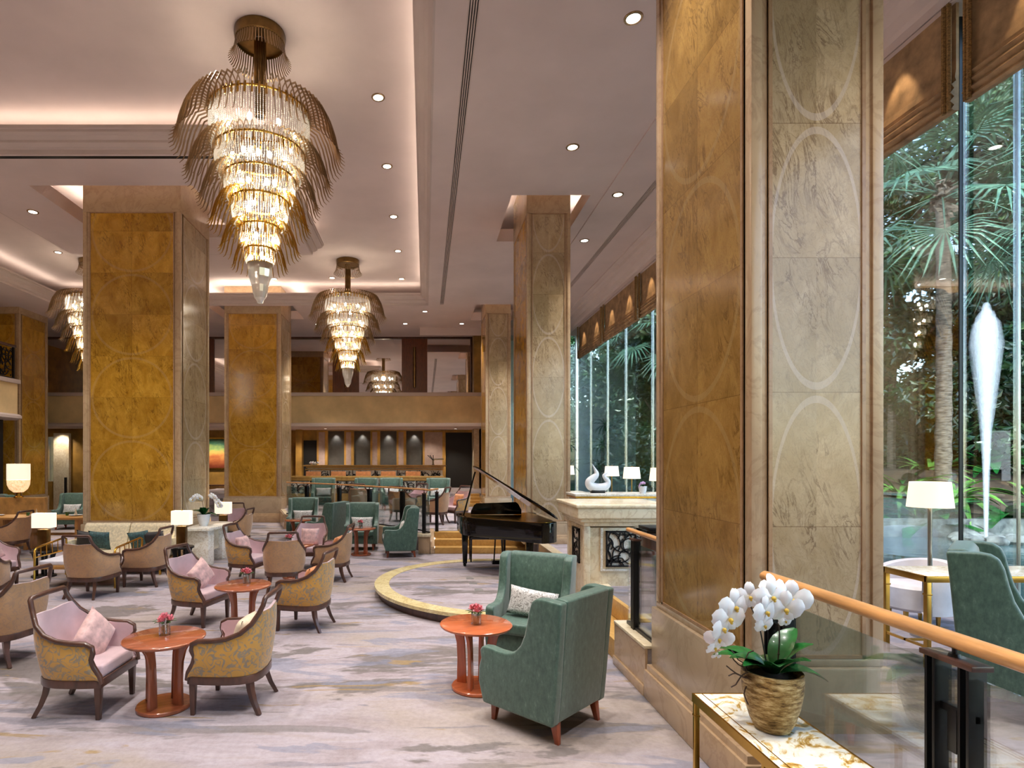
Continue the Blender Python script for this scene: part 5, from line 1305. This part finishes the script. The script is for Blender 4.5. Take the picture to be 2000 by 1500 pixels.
spots = [ # x, y, height, crown z list
 (11.2, 27.5, 7.5), (9.3, 30.5, 8.5), (13.2, 29.0, 8), (9.2, 26.4, 6.5), (10.2, 24.4, 7.0), (12.8, 24.5, 7.6), (15.2, 25.5, 9), (17.5, 22.0, 9), (19.5, 19.2, 11), (17.3, 17.8, 9.5), (20.8, 15.8, 12), (16.2, 19.9, 11), (22.0, 21.5, 14), (23.5, 17.6, 15), (18.2, 13.8, 9)]
tl = ['slim tree at the far end of the garden', 'tall tree deepest in the garden', 'tree behind the far window joints', 'nearest tree seen past the middle column', 'tree above the white sculpture', 'leafy tree left of the big column', 'tree behind the big column edge', 'dark tree left of the palm', 'dense tree behind the palm trunk', 'low dark tree between palm and column', 'tree behind the fountain jet', 'shaded tree beside the palm', 'tall back tree above the palm', 'tall back tree above the fountain', 'tree at the right edge of the garden']
for i, (x, y, h) in enumerate(spots):
    cr = [(0, 0, h*.98, CR[i % 2]), (rnd.uniform(-1, 1), rnd.uniform(-.8, .8), h*.66, CR[(i+1) % 2]), (rnd.uniform(-.8, .8), rnd.uniform(-.8, .8), h*.36, CR[i % 2])]
    if h > 11.5: cr.append((-.4, .4, h*.82, CR[i % 2]))
    if h > 8.2: cr.append((.3, -.3, h*1.3, CR[(i+1) % 2]))
    tree(tl[i], (x, y, .12), h, .14, cr, seed=i)
# hedge in front of the far trees
for i, (x, y) in enumerate(((8.2, 21.5), (9.8, 20.6), (11.5, 19.8), (13.4, 19.0))):
    t = thing('flowering_shrub', ['leftmost rounded shrub by the far windows', 'second rounded shrub by the far windows', 'third rounded shrub by the far windows', 'rightmost rounded shrub by the far windows'][i], 'shrub', (x, y, .12), 0, 'shrubs by the far windows')
    o = bpy.data.objects.new('foliage', CS_); COL.objects.link(o); o.parent = t; o.location = (0, 0, .9); o.rotation_euler = (0, 0, i)
# fan palm
def fan_palm(label, loc, h, n, seed, L=1.25, r=.15):
    t = thing('fan_palm', label, 'palm', loc, 0, 'fan palms'); R = random.Random(seed)
    m = MB(); pts = [(.05*math.sin(u*3), 0, h*u) for u in [k/30 for k in range(31)]]
    m.tube(pts, [r*(1.12 if k % 2 else 1)*(1-.25*k/30) for k in range(31)], 12); m.build('trunk', 'bark', t)
    m = MB(); m.merge(crown_mesh(160, .32, .32, .5, .14, seed)); m.xf((0, 0, h-.2)); m.build('fibre', 'bark', t, smooth=False)
    for k in range(n):
        a = k*2.4; el = 1.15-2.0*(k/n)+R.uniform(-.1, .1); d = Vector((math.cos(a)*math.cos(el), math.sin(a)*math.cos(el), math.sin(el)))
        P = Vector((0, 0, h)); e = P+d*L*.95+Vector((0, 0, -.12*L))
        m = MB(); m.tube([P, P+d*L*.5, e], [.018, .014, .010], 5)
        s_ = Vector((-math.sin(a), math.cos(a), 0)); d2 = (d+Vector((0, 0, -.35))).normalized(); u = s_.cross(d2)
        for q in range(22):
            th = math.radians(-125+250*q/21); bd = d2*math.cos(th)+s_*math.sin(th)
            LL = L*.75*(1-.25*abs(th)/2.2)*R.uniform(.9, 1.05); wd = bd.cross(u).normalized()
            mid = e+bd*LL*.55; tip = e+bd*LL+Vector((0, 0, -.28*LL*R.uniform(.6, 1.3)))
            m.add([e, mid-wd*.032+u*.012, tip, mid+wd*.032+u*.012, mid-u*.006], [(0, 1, 4), (0, 4, 3), (1, 2, 4), (4, 2, 3)])
        m.build('frond', 'palm_leaf', t, angle=180)
    return t
fan_palm('tall fan palm rising beside the fountain', (13.0, 14.55, .2), 8.6, 22, 3, 2.0, .17)
fan_palm('fan palm behind the fountain at the right', (17.2, 15.6, .2), 8.8, 18, 7, 2.1, .16)
fan_palm('fan palm seen through the far windows', (9.6, 24.0, .2), 7.2, 16, 12, 1.6, .14)
# low planting around the pond
def rosette(label, loc, n, L, w, mat, name='fern', seed=0, el0=1.2, group='low plants around the pond'):
    t = thing(name, label, 'plant', loc, 0, group); R = random.Random(seed)
    m = MB()
    for k in range(n): leaf(m, (0, 0, .0), k*2.4, el0-R.uniform(0, .8), L*R.uniform(.75, 1.1), w*R.uniform(.8, 1.1), R.uniform(.5, .9), 8)
    m.build('foliage', mat, t, angle=180); return t
LP = [(11.85, 13.0, 1.1, 'leaf_light', "bird's nest fern at the foot of the palm", 24, 1.1, .16), (10.75, 12.4, .55, 'leaf_gloss', 'broad leaved plant left of the palm foot', 14, 1.3, .42), (12.7, 12.5, .65, 'leaf_gloss', 'broad leaved plant right of the palm foot', 14, 1.3, .40),
      (10.9, 13.4, 1.2, 'leaf_light', 'arching pale fern at the left of the pond', 26, 1.3, .10), (14.4, 13.6, .9, 'leaf_light', 'arching fern behind the fountain', 24, 1.4, .14), (15.8, 13.4, 1.0, 'leaf_gloss', 'dark broad leaved plant right of the fountain', 18, 1.5, .42), (16.6, 14.9, 1.9, 'leaf_light', 'tall drooping fern at the right edge', 24, 1.5, .22),
      (12.3, 15.0, 1.2, 'leaf_gloss', 'glossy plant behind the palm', 22, 1.4, .25), (13.6, 15.6, 1.5, 'leaf_light', 'light fern far behind the pond', 26, 1.4, .12), (10.6, 15.6, 1.6, 'leaf_light', 'tall fern beyond the pond at the left', 26, 1.6, .14), (14.9, 15.2, 1.8, 'leaf_gloss', 'shaded plant behind the jet of water', 22, 1.5, .28), (9.6, 13.3, .6, 'leaf_gloss', 'glossy plant behind the big column edge', 16, 1.2, .3)]
for i, (x, y, z, mt_, lb, n, L, w) in enumerate(LP):
    rosette(lb, (x+.75, y+.8, z), n, L, w, mt_, seed=i)
# bank that carries the planting
m = MB(); rows = []; R = random.Random(8)
for j in range(7):
    rows.append([(9.0+i*.75, 13.1+j*.8+.5*math.sin(i*.7)+R.uniform(-.1, .1), .12+min(1.4, .36*j)+(.3 if j else 0)+R.uniform(-.06, .06)) for i in range(14)])
m.sheet(rows); struct(m.build('ground_bank', 'garden_soil', angle=180))
# pond kerb, rocks and jet
MB_k = MB(); MB_k.box(8.0, 17.0, 12.85, 13.05, .12, .80); struct(MB_k.build('kerb', 'rock', bevel=.03))
fo = thing('fountain', 'tall white water jet rising from rocks in the pond', 'fountain', (11.64, 12.0, .40))
for k in range(11):
    m = MB(); m.ball((0, 0, 0), 1, 9, 6, .6); R = random.Random(k); m.v = [(x*R.uniform(.85, 1.15), y*R.uniform(.85, 1.15), z) for x, y, z in m.v]
    a = k*.75; m.xf((math.cos(a)*(.25+.06*k), math.sin(a)*.35, .06), rz=a, sc=.16+.02*(k % 4)); m.build('rock', 'rock', fo, weld=True)
rows = []; R = random.Random(3); jp = [(.035, .10), (.045, .8), (.06, 1.6), (.09, 2.3), (.13, 2.9), (.19, 3.5), (.24, 4.0), (.26, 4.35), (.245, 4.62), (.21, 4.82), (.16, 4.92), (.09, 4.97), (.01, 4.98)]
for layer, sc_ in enumerate((.4, .75, 1.05)):
    m = MB()
    for (r, z) in jp:
        m2 = None
    rows = [[(r*sc_*(1+.12*R.uniform(-1, 1))*math.cos(2*PI*k/18), r*sc_*(1+.12*R.uniform(-1, 1))*math.sin(2*PI*k/18), z*(1 if z < 2.5 else 1-.03*layer)) for k in range(18)] for r, z in jp]
    m.sheet(rows, True); o = m.build('water_jet', 'spray', fo, angle=180)
m = MB(); rows = []
for r in (.3, .7, 1.2, 1.6): rows.append([(r*1.3*math.cos(2*PI*k/28)-.3, r*.7*math.sin(2*PI*k/28)-.2, .012+R.uniform(0, .03)*(r < 1.5)) for k in range(28)])
m.sheet(rows, True); m.build('foam', 'spray', fo, angle=180)
